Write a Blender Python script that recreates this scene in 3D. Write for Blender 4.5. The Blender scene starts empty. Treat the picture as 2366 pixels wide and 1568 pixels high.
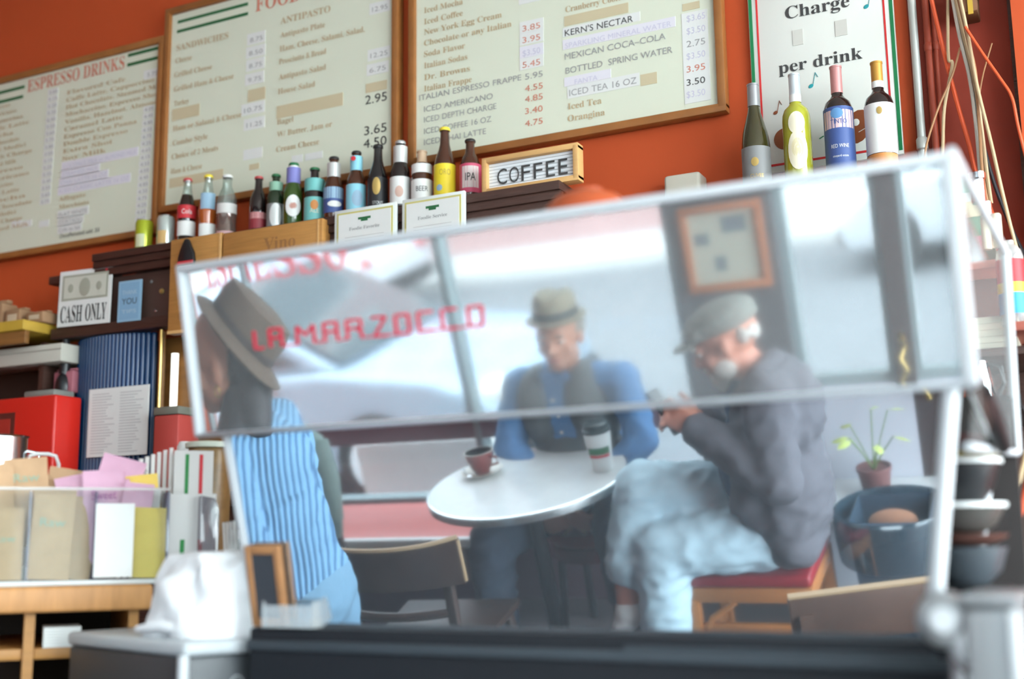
import bpy, bmesh, math, random
import numpy as np
from mathutils import Vector, Matrix, Euler
random.seed(7)
SC = bpy.context.scene
COL = SC.collection

# ------------------------------------------------------------------ camera, sky, exposure
FPX, CX, CY = 2750.0, 1183.0, 784.0
YAW, PIT, ROL = math.radians(26.3), math.radians(9.85), math.radians(-0.73)
EYE = np.array([0.0, 0.0, 1.38])
FW = np.array([-math.sin(YAW)*math.cos(PIT), math.cos(YAW)*math.cos(PIT), math.sin(PIT)])
_r = np.cross(FW, [0, 0, 1]); _r /= np.linalg.norm(_r); _u = np.cross(_r, FW)
RT = _r*math.cos(ROL) + _u*math.sin(ROL)
UP = -_r*math.sin(ROL) + _u*math.cos(ROL)
cam_d = bpy.data.cameras.new('camera')
cam_d.sensor_width = 36.0
cam_d.lens = FPX/2366*36
cam_d.dof.use_dof = True
cam_d.dof.focus_distance = 3.05
cam_d.dof.aperture_fstop = 1.65
cam_d.clip_start = 0.05
cam = bpy.data.objects.new('camera', cam_d)
COL.objects.link(cam)
M = Matrix.Identity(4)
for i in range(3):
    M[i][0], M[i][1], M[i][2], M[i][3] = RT[i], UP[i], -FW[i], EYE[i]
cam.matrix_world = M
SC.camera = cam
SC.view_settings.view_transform = 'Standard'
SC.view_settings.look = 'None'
SC.view_settings.gamma = 1.0
SC.view_settings.use_curve_mapping = False
SC.view_settings.exposure = 4.3
SC.cycles.max_bounces = 8; SC.cycles.diffuse_bounces = 4; SC.cycles.glossy_bounces = 4; SC.cycles.transmission_bounces = 4; SC.cycles.transparent_max_bounces = 10
SC.cycles.use_adaptive_sampling = True; SC.cycles.adaptive_threshold = 0.03
SC.cycles.caustics_reflective = False; SC.cycles.caustics_refractive = False

world = bpy.data.worlds.new('overcast_sky'); SC.world = world
world.use_nodes = True
_b = world.node_tree.nodes['Background']
_b.inputs[0].default_value = (0.90, 0.96, 1.0, 1)
_b.inputs[1].default_value = 1.0
# daylight enters through the shop window: portal that guides sky sampling
pl = bpy.data.lights.new('window_portal', 'AREA'); pl.shape = 'RECTANGLE'; pl.size = 5.8; pl.size_y = 2.9
pl.cycles.is_portal = True
po = bpy.data.objects.new('window_portal', pl); COL.objects.link(po)
po.location = (-1.0, -1.16, 1.95); po.rotation_euler = (math.radians(90), 0, 0)

pl2 = bpy.data.lights.new('added_window_portal', 'AREA'); pl2.shape = 'RECTANGLE'; pl2.size = 3.9; pl2.size_y = 3.3  # sky portal for the added side window
pl2.cycles.is_portal = True
po2 = bpy.data.objects.new('added_window_portal', pl2); COL.objects.link(po2)
po2.location = (2.32, 0.98, 1.80); po2.rotation_euler = (math.radians(90), 0, math.radians(90))

def W(px, py, Y):
    """point of the photograph's sight line on the vertical plane at depth Y"""
    r = FW + RT*(px-CX)/FPX - UP*(py-CY)/FPX
    return EYE + r*((Y-EYE[1])/r[1])

# ------------------------------------------------------------------ helpers
def hexc(h):
    h = h.lstrip('#'); o = []
    for i in (0, 2, 4):
        c = int(h[i:i+2], 16)/255
        o.append(c/12.92 if c <= 0.04045 else ((c+0.055)/1.055)**2.4)
    return (o[0], o[1], o[2], 1)

MATS = {}
def mat(name, color, rough=0.6, metal=0.0, var=0.0, scale=20.0, bump=0.0, stretch=None, spec=0.5, trans=0.0, ior=1.45, alpha=1.0, emit=0.0, coat=0.0):
    if name in MATS: return MATS[name]
    m = bpy.data.materials.new(name); m.use_nodes = True
    nt = m.node_tree; N = nt.nodes; L = nt.links
    p = N['Principled BSDF']
    c = hexc(color) if isinstance(color, str) else tuple(color)+(1,)*(4-len(color))
    p.inputs['Base Color'].default_value = c
    p.inputs['Roughness'].default_value = rough
    p.inputs['Metallic'].default_value = metal
    p.inputs['Specular IOR Level'].default_value = spec
    p.inputs['Transmission Weight'].default_value = trans
    p.inputs['IOR'].default_value = ior
    p.inputs['Alpha'].default_value = alpha
    p.inputs['Coat Weight'].default_value = coat
    if emit:
        p.inputs['Emission Color'].default_value = c; p.inputs['Emission Strength'].default_value = emit
    if var or bump:
        tc = N.new('ShaderNodeTexCoord'); mp = N.new('ShaderNodeMapping')
        L.new(tc.outputs['Object'], mp.inputs['Vector'])
        if stretch: mp.inputs['Scale'].default_value = stretch
        nz = N.new('ShaderNodeTexNoise'); nz.inputs['Scale'].default_value = scale; nz.inputs['Detail'].default_value = 5
        L.new(mp.outputs['Vector'], nz.inputs['Vector'])
        if var:
            mx = N.new('ShaderNodeMix'); mx.data_type = 'RGBA'
            mx.inputs['A'].default_value = tuple(min(1, k*(1-var)) for k in c[:3])+(1,)
            mx.inputs['B'].default_value = tuple(min(1, k*(1+var)) for k in c[:3])+(1,)
            L.new(nz.outputs['Fac'], mx.inputs['Factor']); L.new(mx.outputs['Result'], p.inputs['Base Color'])
        if bump:
            bp = N.new('ShaderNodeBump'); bp.inputs['Strength'].default_value = bump; bp.inputs['Distance'].default_value = 0.01
            L.new(nz.outputs['Fac'], bp.inputs['Height']); L.new(bp.outputs['Normal'], p.inputs['Normal'])
    MATS[name] = m
    return m

def clear_mat(name, tint='#f2f6f6', haze=0.08, gloss=0.08, hazecol='#ffffff'):
    if name in MATS: return MATS[name]
    m = bpy.data.materials.new(name); m.use_nodes = True
    nt = m.node_tree; N = nt.nodes; L = nt.links
    for n in list(N):
        if n.type != 'OUTPUT_MATERIAL': N.remove(n)
    out = N['Material Output']
    t = N.new('ShaderNodeBsdfTransparent'); t.inputs[0].default_value = hexc(tint)
    g = N.new('ShaderNodeBsdfGlossy'); g.inputs['Roughness'].default_value = 0.05
    d = N.new('ShaderNodeBsdfDiffuse'); d.inputs[0].default_value = hexc(hazecol)
    a = N.new('ShaderNodeMixShader'); a.inputs[0].default_value = gloss
    b = N.new('ShaderNodeMixShader'); b.inputs[0].default_value = haze
    L.new(t.outputs[0], a.inputs[1]); L.new(g.outputs[0], a.inputs[2])
    L.new(a.outputs[0], b.inputs[1]); L.new(d.outputs[0], b.inputs[2])
    L.new(b.outputs[0], out.inputs[0])
    MATS[name] = m
    return m

def steel_mirror(name, base, rough, haze, tint='#dfe6ea', bump=0.0):
    m = bpy.data.materials.new(name); m.use_nodes = True
    nt = m.node_tree; N = nt.nodes; L = nt.links
    p = N['Principled BSDF']; out = N['Material Output']
    p.inputs['Base Color'].default_value = base; p.inputs['Metallic'].default_value = 1.0
    p.inputs['Roughness'].default_value = rough
    tc = N.new('ShaderNodeTexCoord'); nz = N.new('ShaderNodeTexNoise'); nz.inputs['Scale'].default_value = 3.0
    L.new(tc.outputs['Object'], nz.inputs['Vector'])
    if bump:
        bp = N.new('ShaderNodeBump'); bp.inputs['Strength'].default_value = bump; bp.inputs['Distance'].default_value = 0.002
        L.new(nz.outputs['Fac'], bp.inputs['Height']); L.new(bp.outputs['Normal'], p.inputs['Normal'])
    d = N.new('ShaderNodeBsdfDiffuse'); d.inputs[0].default_value = hexc(tint)
    mx = N.new('ShaderNodeMixShader'); mx.inputs[0].default_value = haze  # diffuse share stands in for the milky glare over the reflections
    L.new(p.outputs[0], mx.inputs[1]); L.new(d.outputs[0], mx.inputs[2]); L.new(mx.outputs[0], out.inputs[0])
    MATS[name] = m
    return m

def tag(o, label=None, cat=None, group=None, kind=None):
    if label: o['label'] = label
    if cat: o['category'] = cat
    if group: o['group'] = group
    if kind: o['kind'] = kind
    return o
def thing(name, label, cat, loc=(0, 0, 0), rz=0.0, group=None, rot=None):
    o = bpy.data.objects.new(name, None); COL.objects.link(o)
    o.empty_display_size = 0.05
    o.location = loc; o.rotation_euler = rot if rot else (0, 0, rz)
    return tag(o, label, cat, group)

class MB:
    def __init__(s): s.v = []; s.f = []; s.m = []
    def add(s, vs, fs, mi=0):
        k = len(s.v); s.v += [tuple(p) for p in vs]
        s.f += [tuple(i+k for i in f) for f in fs]; s.m += [mi]*len(fs); return s
    def box(s, x0, x1, y0, y1, z0, z1, mi=0):
        vs = [(x, y, z) for z in (z0, z1) for y in (y0, y1) for x in (x0, x1)]
        return s.add(vs, [(0, 2, 3, 1), (4, 5, 7, 6), (0, 1, 5, 4), (2, 6, 7, 3), (0, 4, 6, 2), (1, 3, 7, 5)], mi)
    def bar(s, a, b, w, h, up=(0, 0, 1), mi=0):
        a = Vector(a); b = Vector(b); d = (b-a).normalized(); u = Vector(up)
        x = d.cross(u)
        if x.length < 1e-4: x = d.cross(Vector((1, 0, 0)))
        x.normalize(); u = x.cross(d)
        vs = []
        for p in (a, b):
            for sx, su in ((-1, -1), (1, -1), (1, 1), (-1, 1)): vs.append(p+x*sx*w/2+u*su*h/2)
        return s.add(vs, [(0, 1, 2, 3), (7, 6, 5, 4), (0, 4, 5, 1), (1, 5, 6, 2), (2, 6, 7, 3), (3, 7, 4, 0)], mi)
    def lathe(s, prof, n=24, c=(0, 0, 0), axis='z', a0=0.0, a1=None, mi=0, caps=True):
        full = a1 is None
        a1 = 2*math.pi if full else a1
        k = n if full else n+1
        vs = []; fs = []
        for r, z in prof:
            for i in range(k):
                a = a0+(a1-a0)*i/n
                x, y = r*math.cos(a), r*math.sin(a)
                if axis == 'z': q = (x, y, z)
                elif axis == 'y': q = (x, z, y)
                else: q = (z, x, y)
                vs.append((q[0]+c[0], q[1]+c[1], q[2]+c[2]))
        for j in range(len(prof)-1):
            for i in range(n):
                i2 = (i+1) % k
                fs.append((j*k+i, j*k+i2, (j+1)*k+i2, (j+1)*k+i))
        if full and caps:
            if prof[0][0] > 1e-5: fs.append(tuple(range(k-1, -1, -1)))
            if prof[-1][0] > 1e-5: fs.append(tuple((len(prof)-1)*k+i for i in range(k)))
        return s.add(vs, fs, mi)
    def tube(s, pts, r, n=8, mi=0):
        P = [Vector(p) for p in pts]; k = len(P)
        R = r if isinstance(r, (list, tuple)) else [r]*k
        vs = []; fs = []; ref = Vector((0.13, 0.27, 1)).normalized()
        for i, p in enumerate(P):
            d = (P[min(i+1, k-1)]-P[max(i-1, 0)]).normalized()
            x = d.cross(ref)
            if x.length < 0.05: x = d.cross(Vector((1, 0.1, 0)))
            x.normalize(); y = d.cross(x)
            for j in range(n):
                a = 2*math.pi*j/n; vs.append(p+(x*math.cos(a)+y*math.sin(a))*R[i])
        for i in range(k-1):
            for j in range(n):
                j2 = (j+1) % n
                fs.append((i*n+j, i*n+j2, (i+1)*n+j2, (i+1)*n+j))
        fs.append(tuple(range(n-1, -1, -1))); fs.append(tuple((k-1)*n+j for j in range(n)))
        return s.add(vs, fs, mi)
    def ell(s, c, r, n=16, m=10, rot=None, mi=0):
        vs = []; fs = []
        Rm = Euler(rot).to_matrix() if rot else None
        for j in range(m+1):
            t = math.pi*j/m
            for i in range(n):
                a = 2*math.pi*i/n
                p = Vector((r[0]*math.sin(t)*math.cos(a), r[1]*math.sin(t)*math.sin(a), r[2]*math.cos(t)))
                if Rm: p = Rm @ p
                vs.append(p+Vector(c))
        for j in range(m):
            for i in range(n):
                i2 = (i+1) % n; fs.append((j*n+i, (j+1)*n+i, (j+1)*n+i2, j*n+i2))
        return s.add(vs, fs, mi)
    def prism(s, pts, y0, y1, plane='xz', mi=0):
        n = len(pts); vs = []
        for y in (y0, y1):
            for a, b in pts: vs.append((a, y, b) if plane == 'xz' else ((y, a, b) if plane == 'yz' else (a, b, y)))
        fs = [tuple(range(n)), tuple(range(2*n-1, n-1, -1))]
        for i in range(n):
            j = (i+1) % n; fs.append((i, i+n, j+n, j))
        return s.add(vs, fs, mi)
    def build(s, name, m, parent=None, smooth=False, bev=0.0, loc=None, rot=None, seg=2, mesh_only=False):
        me = bpy.data.meshes.new(name)
        me.from_pydata(s.v, [], s.f)
        ms = m if isinstance(m, (list, tuple)) else [m]
        for q in ms: me.materials.append(q)
        if len(ms) > 1: me.polygons.foreach_set('material_index', s.m)
        bm = bmesh.new(); bm.from_mesh(me)
        bmesh.ops.remove_doubles(bm, verts=bm.verts, dist=1e-6)
        bmesh.ops.recalc_face_normals(bm, faces=bm.faces)
        if bev:
            es = [e for e in bm.edges if len(e.link_faces) == 2 and e.calc_face_angle(0) > 0.6]
            bmesh.ops.bevel(bm, geom=es, offset=bev, segments=seg, affect='EDGES', profile=0.5, clamp_overlap=True)
        bm.to_mesh(me); bm.free()
        if smooth or bev:
            me.polygons.foreach_set('use_smooth', [True]*len(me.polygons))
            try: me.set_sharp_from_angle(angle=0.7)
            except Exception: pass
        o = bpy.data.objects.new(name, me); COL.objects.link(o)
        if parent: o.parent = parent
        if loc: o.location = loc
        if rot: o.rotation_euler = rot
        return o

def copy_tree(o, parent=None):
    c = o.copy(); COL.objects.link(c); c.parent = parent
    for ch in o.children: copy_tree(ch, c)
    return c

def serif(t):
    o = ''
    for c in t:
        if 'A' <= c <= 'Z': o += chr(0x1D400+ord(c)-65)
        elif 'a' <= c <= 'z': o += chr(0x1D41A+ord(c)-97)
        else: o += c
    return o
TCACHE = {}
def _raw(body, bold):
    cu = bpy.data.curves.new('t', 'FONT'); cu.body = body; cu.resolution_u = 3; cu.offset = bold
    o = bpy.data.objects.new('t', cu); me = bpy.data.meshes.new_from_object(o)
    vs = np.array([v.co[:2] for v in me.vertices]) if len(me.vertices) else np.zeros((0, 2))
    fs = [tuple(p.vertices) for p in me.polygons]
    bpy.data.objects.remove(o); bpy.data.curves.remove(cu); bpy.data.meshes.remove(me)
    return vs, fs
def glyph(c, bold):
    key = (c, bold)
    if key not in TCACHE:
        if c == ' ': TCACHE[key] = (np.zeros((0, 2)), [], 0.29)
        else:
            vs, fs = _raw(c, bold)
            if ('dot', bold) not in TCACHE: TCACHE[('dot', bold)] = _raw('.', bold)
            d, e = TCACHE[('dot', bold)], _raw(c+'.', bold)
            TCACHE[key] = (vs, fs, e[0][:, 0].max()-d[0][:, 0].max())
    return TCACHE[key]
def text_mesh(body, bold=0.0):
    """letters as arrays: verts (x, y) with cap height about 0.7, faces"""
    x = 0.0; V = []; F = []; k = 0; bold = 0.0 if bold <= 0 else 0.004
    for c in body:
        vs, fs, adv = glyph(c, bold)
        if len(vs): V.append(vs+[x, 0]); F += [tuple(i+k for i in f) for f in fs]; k += len(vs)
        x += adv
    return (np.concatenate(V) if V else np.zeros((0, 2))), F
def text_on(mb, body, x, z, w, h, y, bold=0.0, ybar=None, mi=0):
    """flat lettering in the x-z plane facing -y, left end x, baseline z, width w, cap height h"""
    vs, fs = text_mesh(body, bold)
    if not len(vs): return
    x0 = vs[:, 0].min(); sx = w/max(1e-6, vs[:, 0].max()-x0); sz = h/0.7
    mb.add([(x+(a-x0)*sx, y, z+b*sz) for a, b in vs], fs, mi)

# ------------------------------------------------------------------ shared materials
M_wall = mat('orange_plaster', (0.52, 0.076, 0.016), 0.75, var=0.10, scale=3.0, bump=0.15)
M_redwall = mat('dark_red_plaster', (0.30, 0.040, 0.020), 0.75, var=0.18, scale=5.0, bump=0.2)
M_darkwood = mat('dark_brown_wood', (0.055, 0.024, 0.017), 0.55, var=0.45, scale=14, stretch=(1, 1, 12), bump=0.25)
M_oak = mat('golden_oak', (0.42, 0.20, 0.055), 0.5, var=0.25, scale=12, stretch=(1, 1, 10), bump=0.1)
M_frame = mat('menu_frame_wood', (0.30, 0.115, 0.030), 0.45, var=0.25, scale=16, bump=0.1)
M_pine = mat('pale_pine', (0.62, 0.36, 0.14), 0.5, var=0.15, scale=10, stretch=(1, 1, 8), bump=0.08)
M_board = mat('menu_panel', (0.68, 0.71, 0.58), 0.5, var=0.03, scale=4)
M_paper = mat('white_paper', (0.72, 0.73, 0.71), 0.7, var=0.03, scale=30)
M_brownink = mat('brown_print', (0.52, 0.39, 0.23), 0.7)
M_redink = mat('red_print', (0.62, 0.22, 0.15), 0.7)
M_greyink = mat('grey_print', (0.33, 0.33, 0.33), 0.7)
M_blackink = mat('black_print', (0.05, 0.05, 0.05), 0.7)
M_lilac = mat('lilac_paper', (0.72, 0.70, 0.76), 0.7)
M_lilacink = mat('lilac_print', (0.56, 0.54, 0.66), 0.7)
M_tan = mat('tan_paper', (0.58, 0.50, 0.33), 0.7)
M_green = mat('green_print', (0.02, 0.13, 0.045), 0.6)
M_steel = mat('brushed_steel', (0.62, 0.64, 0.66), 0.25, 1.0)
M_chrome = mat('chrome', (0.8, 0.8, 0.82), 0.08, 1.0)
M_black = mat('black_plastic', (0.012, 0.013, 0.015), 0.35)
M_blackm = mat('matte_black', (0.015, 0.015, 0.017), 0.7)
M_white = mat('white_plastic', (0.68, 0.69, 0.68), 0.35)
M_cloth = mat('white_cloth', (0.70, 0.71, 0.73), 0.9, var=0.03, scale=12, bump=0.3)
M_brass = mat('brass', (0.55, 0.38, 0.13), 0.3, 1.0)
M_kraft = mat('kraft_paper', (0.30, 0.17, 0.09), 0.8, var=0.12, scale=25, bump=0.2)
M_floor = mat('floor_tile', (0.12, 0.10, 0.10), 0.5, var=0.2, scale=6)
M_ceil = mat('ceiling_paint', (0.70, 0.68, 0.62), 0.8, var=0.03, scale=4)
M_acry = clear_mat('clear_acrylic', haze=0.015, gloss=0.012)

# ------------------------------------------------------------------ the room shell
YW, YF, XL, XR, ZC = 3.10, -1.05, -6.2, 2.2, 3.7
def struct(name, mb, m, parent=None, **k):
    o = mb.build(name, m, parent, **k)
    if not parent: o['kind'] = 'structure'
    return o
struct('floor', MB().box(XL, XR, YF-0.2, YW+0.2, -0.12, 0), M_floor)
struct('ceiling', MB().box(XL, XR, YF-0.2, YW+0.2, ZC, ZC+0.12), M_ceil)
struct('wall_back', MB().box(XL, XR, YW, YW+0.15, 0, ZC), M_wall)
struct('wall_left', MB().box(XL-0.15, XL, YF-0.2, YW+0.15, 0, ZC), M_wall)
struct('wall_right', MB().box(XR, XR+0.15, YF-0.2, YW+0.15, 0, 0.15).box(XR, XR+0.15, YF-0.2, YW+0.15, 3.5, ZC).box(XR, XR+0.15, YF-0.2, YF+0.05, 0.15, 3.5).box(XR, XR+0.15, YW-0.15, YW+0.15, 0.15, 3.5), M_wall)
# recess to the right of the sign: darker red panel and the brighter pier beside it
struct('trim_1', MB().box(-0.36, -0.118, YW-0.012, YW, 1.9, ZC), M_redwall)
struct('trim_2', MB().box(-0.118, -0.108, YW-0.05, YW, 1.9, ZC), M_darkwood)
struct('trim_3', MB().box(-0.108, 0.9, YW-0.10, YW, 1.9, ZC), M_wall)
struct('trim_4', MB().box(-0.36, 0.9, YW-0.04, YW, 0.0, 1.9), M_darkwood)

# ------------------------------------------------------------------ menu boards
def crop1(x, y): return x/2.529, y/2.529
def crop2(x, y): return x/2.885+900, y/2.885
YB = 3.072   # face of the menu panels
class Board:
    def __init__(s, label, x0, x1, z0, z1, fw=0.022):
        s.root = thing('menu_board', label, 'menu board', ((x0+x1)/2, 3.075, z0), group='menu boards on the orange wall')
        s.ox, s.oz = (x0+x1)/2, z0
        ax, bx, h = x0-s.ox, x1-s.ox, z1-z0
        MB().box(ax+fw*.6, bx-fw*.6, -0.003, 0.02, fw*.6, h-fw*.6).build('panel', M_board, s.root)
        MB().box(ax, bx, -0.017, 0.02, 0, fw).build('frame_rail', M_frame, s.root, bev=0.003)
        MB().box(ax, bx, -0.017, 0.02, h-fw, h).build('frame_rail', M_frame, s.root, bev=0.003)
        MB().box(ax, ax+fw, -0.0172, 0.02, fw*.5, h-fw*.5).build('frame_stile', M_frame, s.root, bev=0.003)
        MB().box(bx-fw, bx, -0.0172, 0.02, fw*.5, h-fw*.5).build('frame_stile', M_frame, s.root, bev=0.003)
    def loc(s, p):
        q = W(p[0], p[1], YB); return q[0]-s.ox, q[2]-s.oz
    def txt(s, body, p, xr, h, ink, bold=0.0, sf=True, y=-0.0046):
        """p: pixel of left baseline, xr: pixel x of right end, h: cap height in metres"""
        x, z = s.loc(p)
        xe = s.loc((xr, p[1]-(xr-p[0])*0.19))[0]
        mb = MB(); text_on(mb, serif(body) if sf else body, x, z, xe-x, h, y, bold)
        mb.build('lettering', ink, s.root)
    def patch(s, a, b, m, name='price_sticker'):
        """a: pixel of top-left, b: pixel of bottom-right as if the line were level at a"""
        x0, z1 = s.loc(a)
        x1, _ = s.loc((b[0], a[1]-(b[0]-a[0])*0.19))
        _, z0 = s.loc((a[0], b[1]))
        return MB().box(x0, x1, -0.0042, -0.003, z0, z1).build(name, m, s.root)
    def stripe(s, a, b, h=0.010):
        x0, z = s.loc(a); x1 = s.loc(b)[0]
        MB().box(x0, x1, -0.0045, -0.003, z-h, z).build('green_stripe', M_green, s.root)
    def done(s):
        pass

# drinks board, nearest to the sign
b = Board('wide cream menu board of cold drinks above the letter board', -1.868, -0.846, 2.553, 3.32, 0.024)
L3 = [('Iced Mocha', 232, 90, 490), ('Iced Coffee', 232, 165, 490), ('New York Egg Cream', 232, 235, 750), ('Chocolate or any Italian', 232, 308, 815),
      ('Soda Flavor', 232, 382, 505), ('Italian Sodas', 232, 458, 520), ('Dr. Browns', 232, 537, 537), ('Italian Frappe', 232, 612, 550)]
for t, x, y, xr in L3: b.txt(t, crop2(x, y), crop2(xr, 0)[0], 0.0195, M_brownink)
for t, x, y, xr in [('ITALIAN ESPRESSO FRAPPE', 200, 672, 880), ('ICED AMERICANO', 232, 748, 690), ('ICED DEPTH CHARGE', 232, 818, 715), ('ICED COFFEE 16 OZ', 232, 895, 680), ('ICED CHAI LATTE', 232, 968, 645)]:
    b.txt(t, crop2(x, y), crop2(xr, 0)[0], 0.0185, M_greyink, -0.004, False)
for t, y, ink, pm in [('3.85', 213, M_redink, M_paper), ('3.95', 290, M_redink, M_paper), ('$3.50', 378, M_lilacink, M_lilac), ('5.45', 455, M_redink, M_paper), ('5.95', 533, M_greyink, M_board),
                      ('4.55', 612, M_redink, M_board), ('4.85', 683, M_redink, M_board), ('3.40', 763, M_redink, M_board), ('4.75', 845, M_redink, M_board)]:
    x0 = 888 if y < 500 else 905
    b.txt(t, crop2(x0, y), crop2(x0+118, 0)[0], 0.019, ink, -0.002, False)
    if pm is not M_board: b.patch(crop2(x0-20, y-62), crop2(x0+138, y+16), pm)
b.patch(crop2(862, -40), crop2(1010, 35), M_paper)
b.txt('Cranberry Cooler', crop2(1175, 85), crop2(1570, 0)[0], 0.0195, M_brownink)
b.patch(crop2(1165, 112), crop2(1592, 178), M_tan)
b.patch(crop2(1155, 190), crop2(1670, 250), M_paper); b.txt("KERN'S NECTAR", crop2(1170, 243), crop2(1625, 0)[0], 0.0195, M_blackink, 0.004, False)
b.patch(crop2(1155, 270), crop2(1905, 335), M_lilac); b.txt('SPARKLING MINERAL WATER', crop2(1172, 325), crop2(1880, 0)[0], 0.0165, M_lilacink, -0.004, False)
b.txt('MEXICAN COCA–COLA', crop2(1170, 400), crop2(1842, 0)[0], 0.0195, M_greyink, -0.004, False)
b.txt('BOTTLED  SPRING WATER', crop2(1176, 494), crop2(1888, 0)[0], 0.0195, M_greyink, -0.004, False)
b.patch(crop2(1165, 520), crop2(1475, 580), M_lilac); b.txt('FANTA', crop2(1236, 562), crop2(1388, 0)[0], 0.0150, M_lilacink, 0, False)
b.patch(crop2(1185, 578), crop2(1665, 660), M_paper); b.txt('ICED TEA 16 OZ', crop2(1200, 642), crop2(1648, 0)[0], 0.0195, M_greyink, -0.004, False)
b.patch(crop2(1672, 500), crop2(1782, 575), M_tan)
b.txt('Iced Tea', crop2(1190, 732), crop2(1416, 0)[0], 0.0195, M_brownink)
b.txt('Orangina', crop2(1190, 812), crop2(1437, 0)[0], 0.0195, M_brownink)
b.patch(crop2(1952, 30), crop2(2066, 78), M_tan)
b.patch(crop2(1946, 95), crop2(2118, 700), M_paper)
for t, y, ink, bd in [('$3.65', 148, M_lilacink, 0), ('$3.50', 232, M_lilacink, 0), ('2.75', 318, M_greyink, -.004), ('$3.50', 400, M_lilacink, 0), ('3.95', 486, M_redink, -.004), ('3.50', 574, M_blackink, 0.004), ('$3.50', 655, M_lilacink, 0)]:
    b.txt(t, crop2(1982, y), crop2(2106, 0)[0], 0.019, ink, bd, False)
b.done()

# food board, in the middle
b = Board('tall cream food menu board headed by red capitals and green stripes', -2.890, -1.906, 2.543, 3.302, 0.024)
b.stripe(crop1(1040, 122), crop1(1450, 8), 0.011); b.stripe(crop1(1036, 178), crop1(1450, 66), 0.011)
b.txt('FOOD MENU', crop1(1495, 70), crop1(2080, 0)[0], 0.052, M_redink)
for t, x, y, xr, h in [('SANDWICHES', 1032, 300, 1335, .024), ('Cheese', 1027, 372, 1122, .02), ('Grilled Cheese', 1020, 455, 1240, .02), ('Grilled Ham & Cheese', 1018, 538, 1366, .02), ('Turkey', 1018, 622, 1106, .02),
                       ('Ham or Salami & Cheese', 1012, 768, 1412, .02), ('Combo Style', 1010, 852, 1215, .02), ('Choice of 2 Meats', 1004, 932, 1276, .02), ('Ham & Cheese', 1000, 1018, 1182, .02),
                       ('ANTIPASTO', 1640, 143, 1932, .024), ('Antipasto Plate', 1640, 222, 1900, .02), ('Ham, Cheese, Salami, Salad,', 1636, 303, 2132, .02), ('Prosciutto & Bread', 1632, 378, 1907, .02),
                       ('Antipasto Salad', 1630, 468, 1906, .02), ('House Salad', 1626, 552, 1842, .02), ('Bagel', 1620, 730, 1716, .02), ('W/ Butter, Jam or', 1620, 803, 1942, .02), ('Cream Cheese', 1615, 890, 1866, .02)]:
    b.txt(t, crop1(x, y), crop1(xr, 0)[0], h, M_brownink)
for a, c in [((1008, 640), (1168, 708)), ((1450, 528), (1552, 598)), ((1618, 622), (2005, 695)), ((2138, 492), (2262, 545)), ((992, 1045), (1305, 1100)), ((1458, 962), (1515, 995))]:
    b.patch(crop1(*a), crop1(*c), M_tan)
for t, x, y, xr in [('8.75', 1462, 250, 1536), ('8.50', 1456, 328, 1536), ('8.75', 1456, 402, 1532), ('9.75', 1450, 485, 1528), ('10.75', 1428, 662, 1532), ('11.25', 1442, 748, 1532), ('12.95', 2176, 72, 2266), ('12.25', 2166, 342, 2266), ('6.75', 2160, 428, 2256)]:
    b.patch(crop1(x-16, y-48), crop1(xr+16, y+18), M_paper)
    b.txt(t, crop1(x, y), crop1(xr, 0)[0], 0.0165, M_greyink, -0.003, False)
b.patch(crop1(1424, 878), crop1(1534, 938), M_paper)
b.patch(crop1(1706, 912), crop1(1770, 955), M_paper); b.patch(crop1(1784, 900), crop1(1886, 940), M_paper)
for t, x, y, xr in [('2.95', 2136, 612, 2262), ('3.65', 2130, 792, 2260), ('4.50', 2126, 868, 2260)]:
    b.txt(t, crop1(x, y), crop1(xr, 0)[0], 0.030, M_blackink, -0.006, False)
b.done()

# espresso board, at the far left
b = Board('cream espresso drinks menu board at the far end of the wall', -4.45, -2.893, 2.470, 3.205, 0.024)
b.stripe(crop1(750, 316), crop1(932, 266), 0.012); b.stripe(crop1(746, 372), crop1(928, 322), 0.012)
b.stripe(crop1(-420, 640), crop1(146, 482), 0.012); b.stripe(crop1(-420, 692), crop1(138, 532), 0.012)
b.txt('ESPRESSO DRINKS', crop1(162, 540), crop1(726, 0)[0], 0.050, M_redink)
w2 = ['Flavored Cafe', 'Caffe Latte, Cappuccino', 'Hot Chocolate, Steamed Milk', 'Mochaccino, Espresso Shot', 'Vanilla, Hazelnut, Almond', 'Caramel Latte', 'Espresso Con Panna', 'Double Espresso', 'Extra Shot', 'Soy Milk']
yy = 555
for i, t in enumerate(w2):
    b.txt(t, crop1(392-i*3, yy), crop1(392-i*3+(120+17*len(t)), 0)[0], 0.017, M_brownink); yy += 43
for t, x, xr in [('COCONUT MILK or ALMOND MILK', 370, 800), ('STEAMED MILK', 365, 575), ('CHAI LATTE 16 OZ', 355, 625), ('ICED CLASSIC LATTE 16 OZ', 348, 755)]:
    b.patch(crop1(x-8, yy-36), crop1(xr+10, yy+14), M_lilac); b.txt(t, crop1(x, yy), crop1(xr, 0)[0], 0.015, M_lilacink, -0.003, False); yy += 48
for t, xr in [('Affogato', 500), ('Macchiato', 520)]:
    b.txt(t, crop1(345, yy), crop1(xr, 0)[0], 0.017, M_brownink); yy += 46
for t, xr in [('FLAT WHITE', 510), ('CORTADO', 480), ('Cafe au lait', 470)]:
    b.patch(crop1(338, yy-36), crop1(xr+10, yy+12), M_paper); b.txt(t, crop1(345, yy), crop1(xr, 0)[0], 0.015, M_greyink, -0.003, False); yy += 44
b.txt('Decaffeinated add .50', crop1(352, 1392), crop1(582, 0)[0], 0.016, M_blackink, 0, False)
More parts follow.
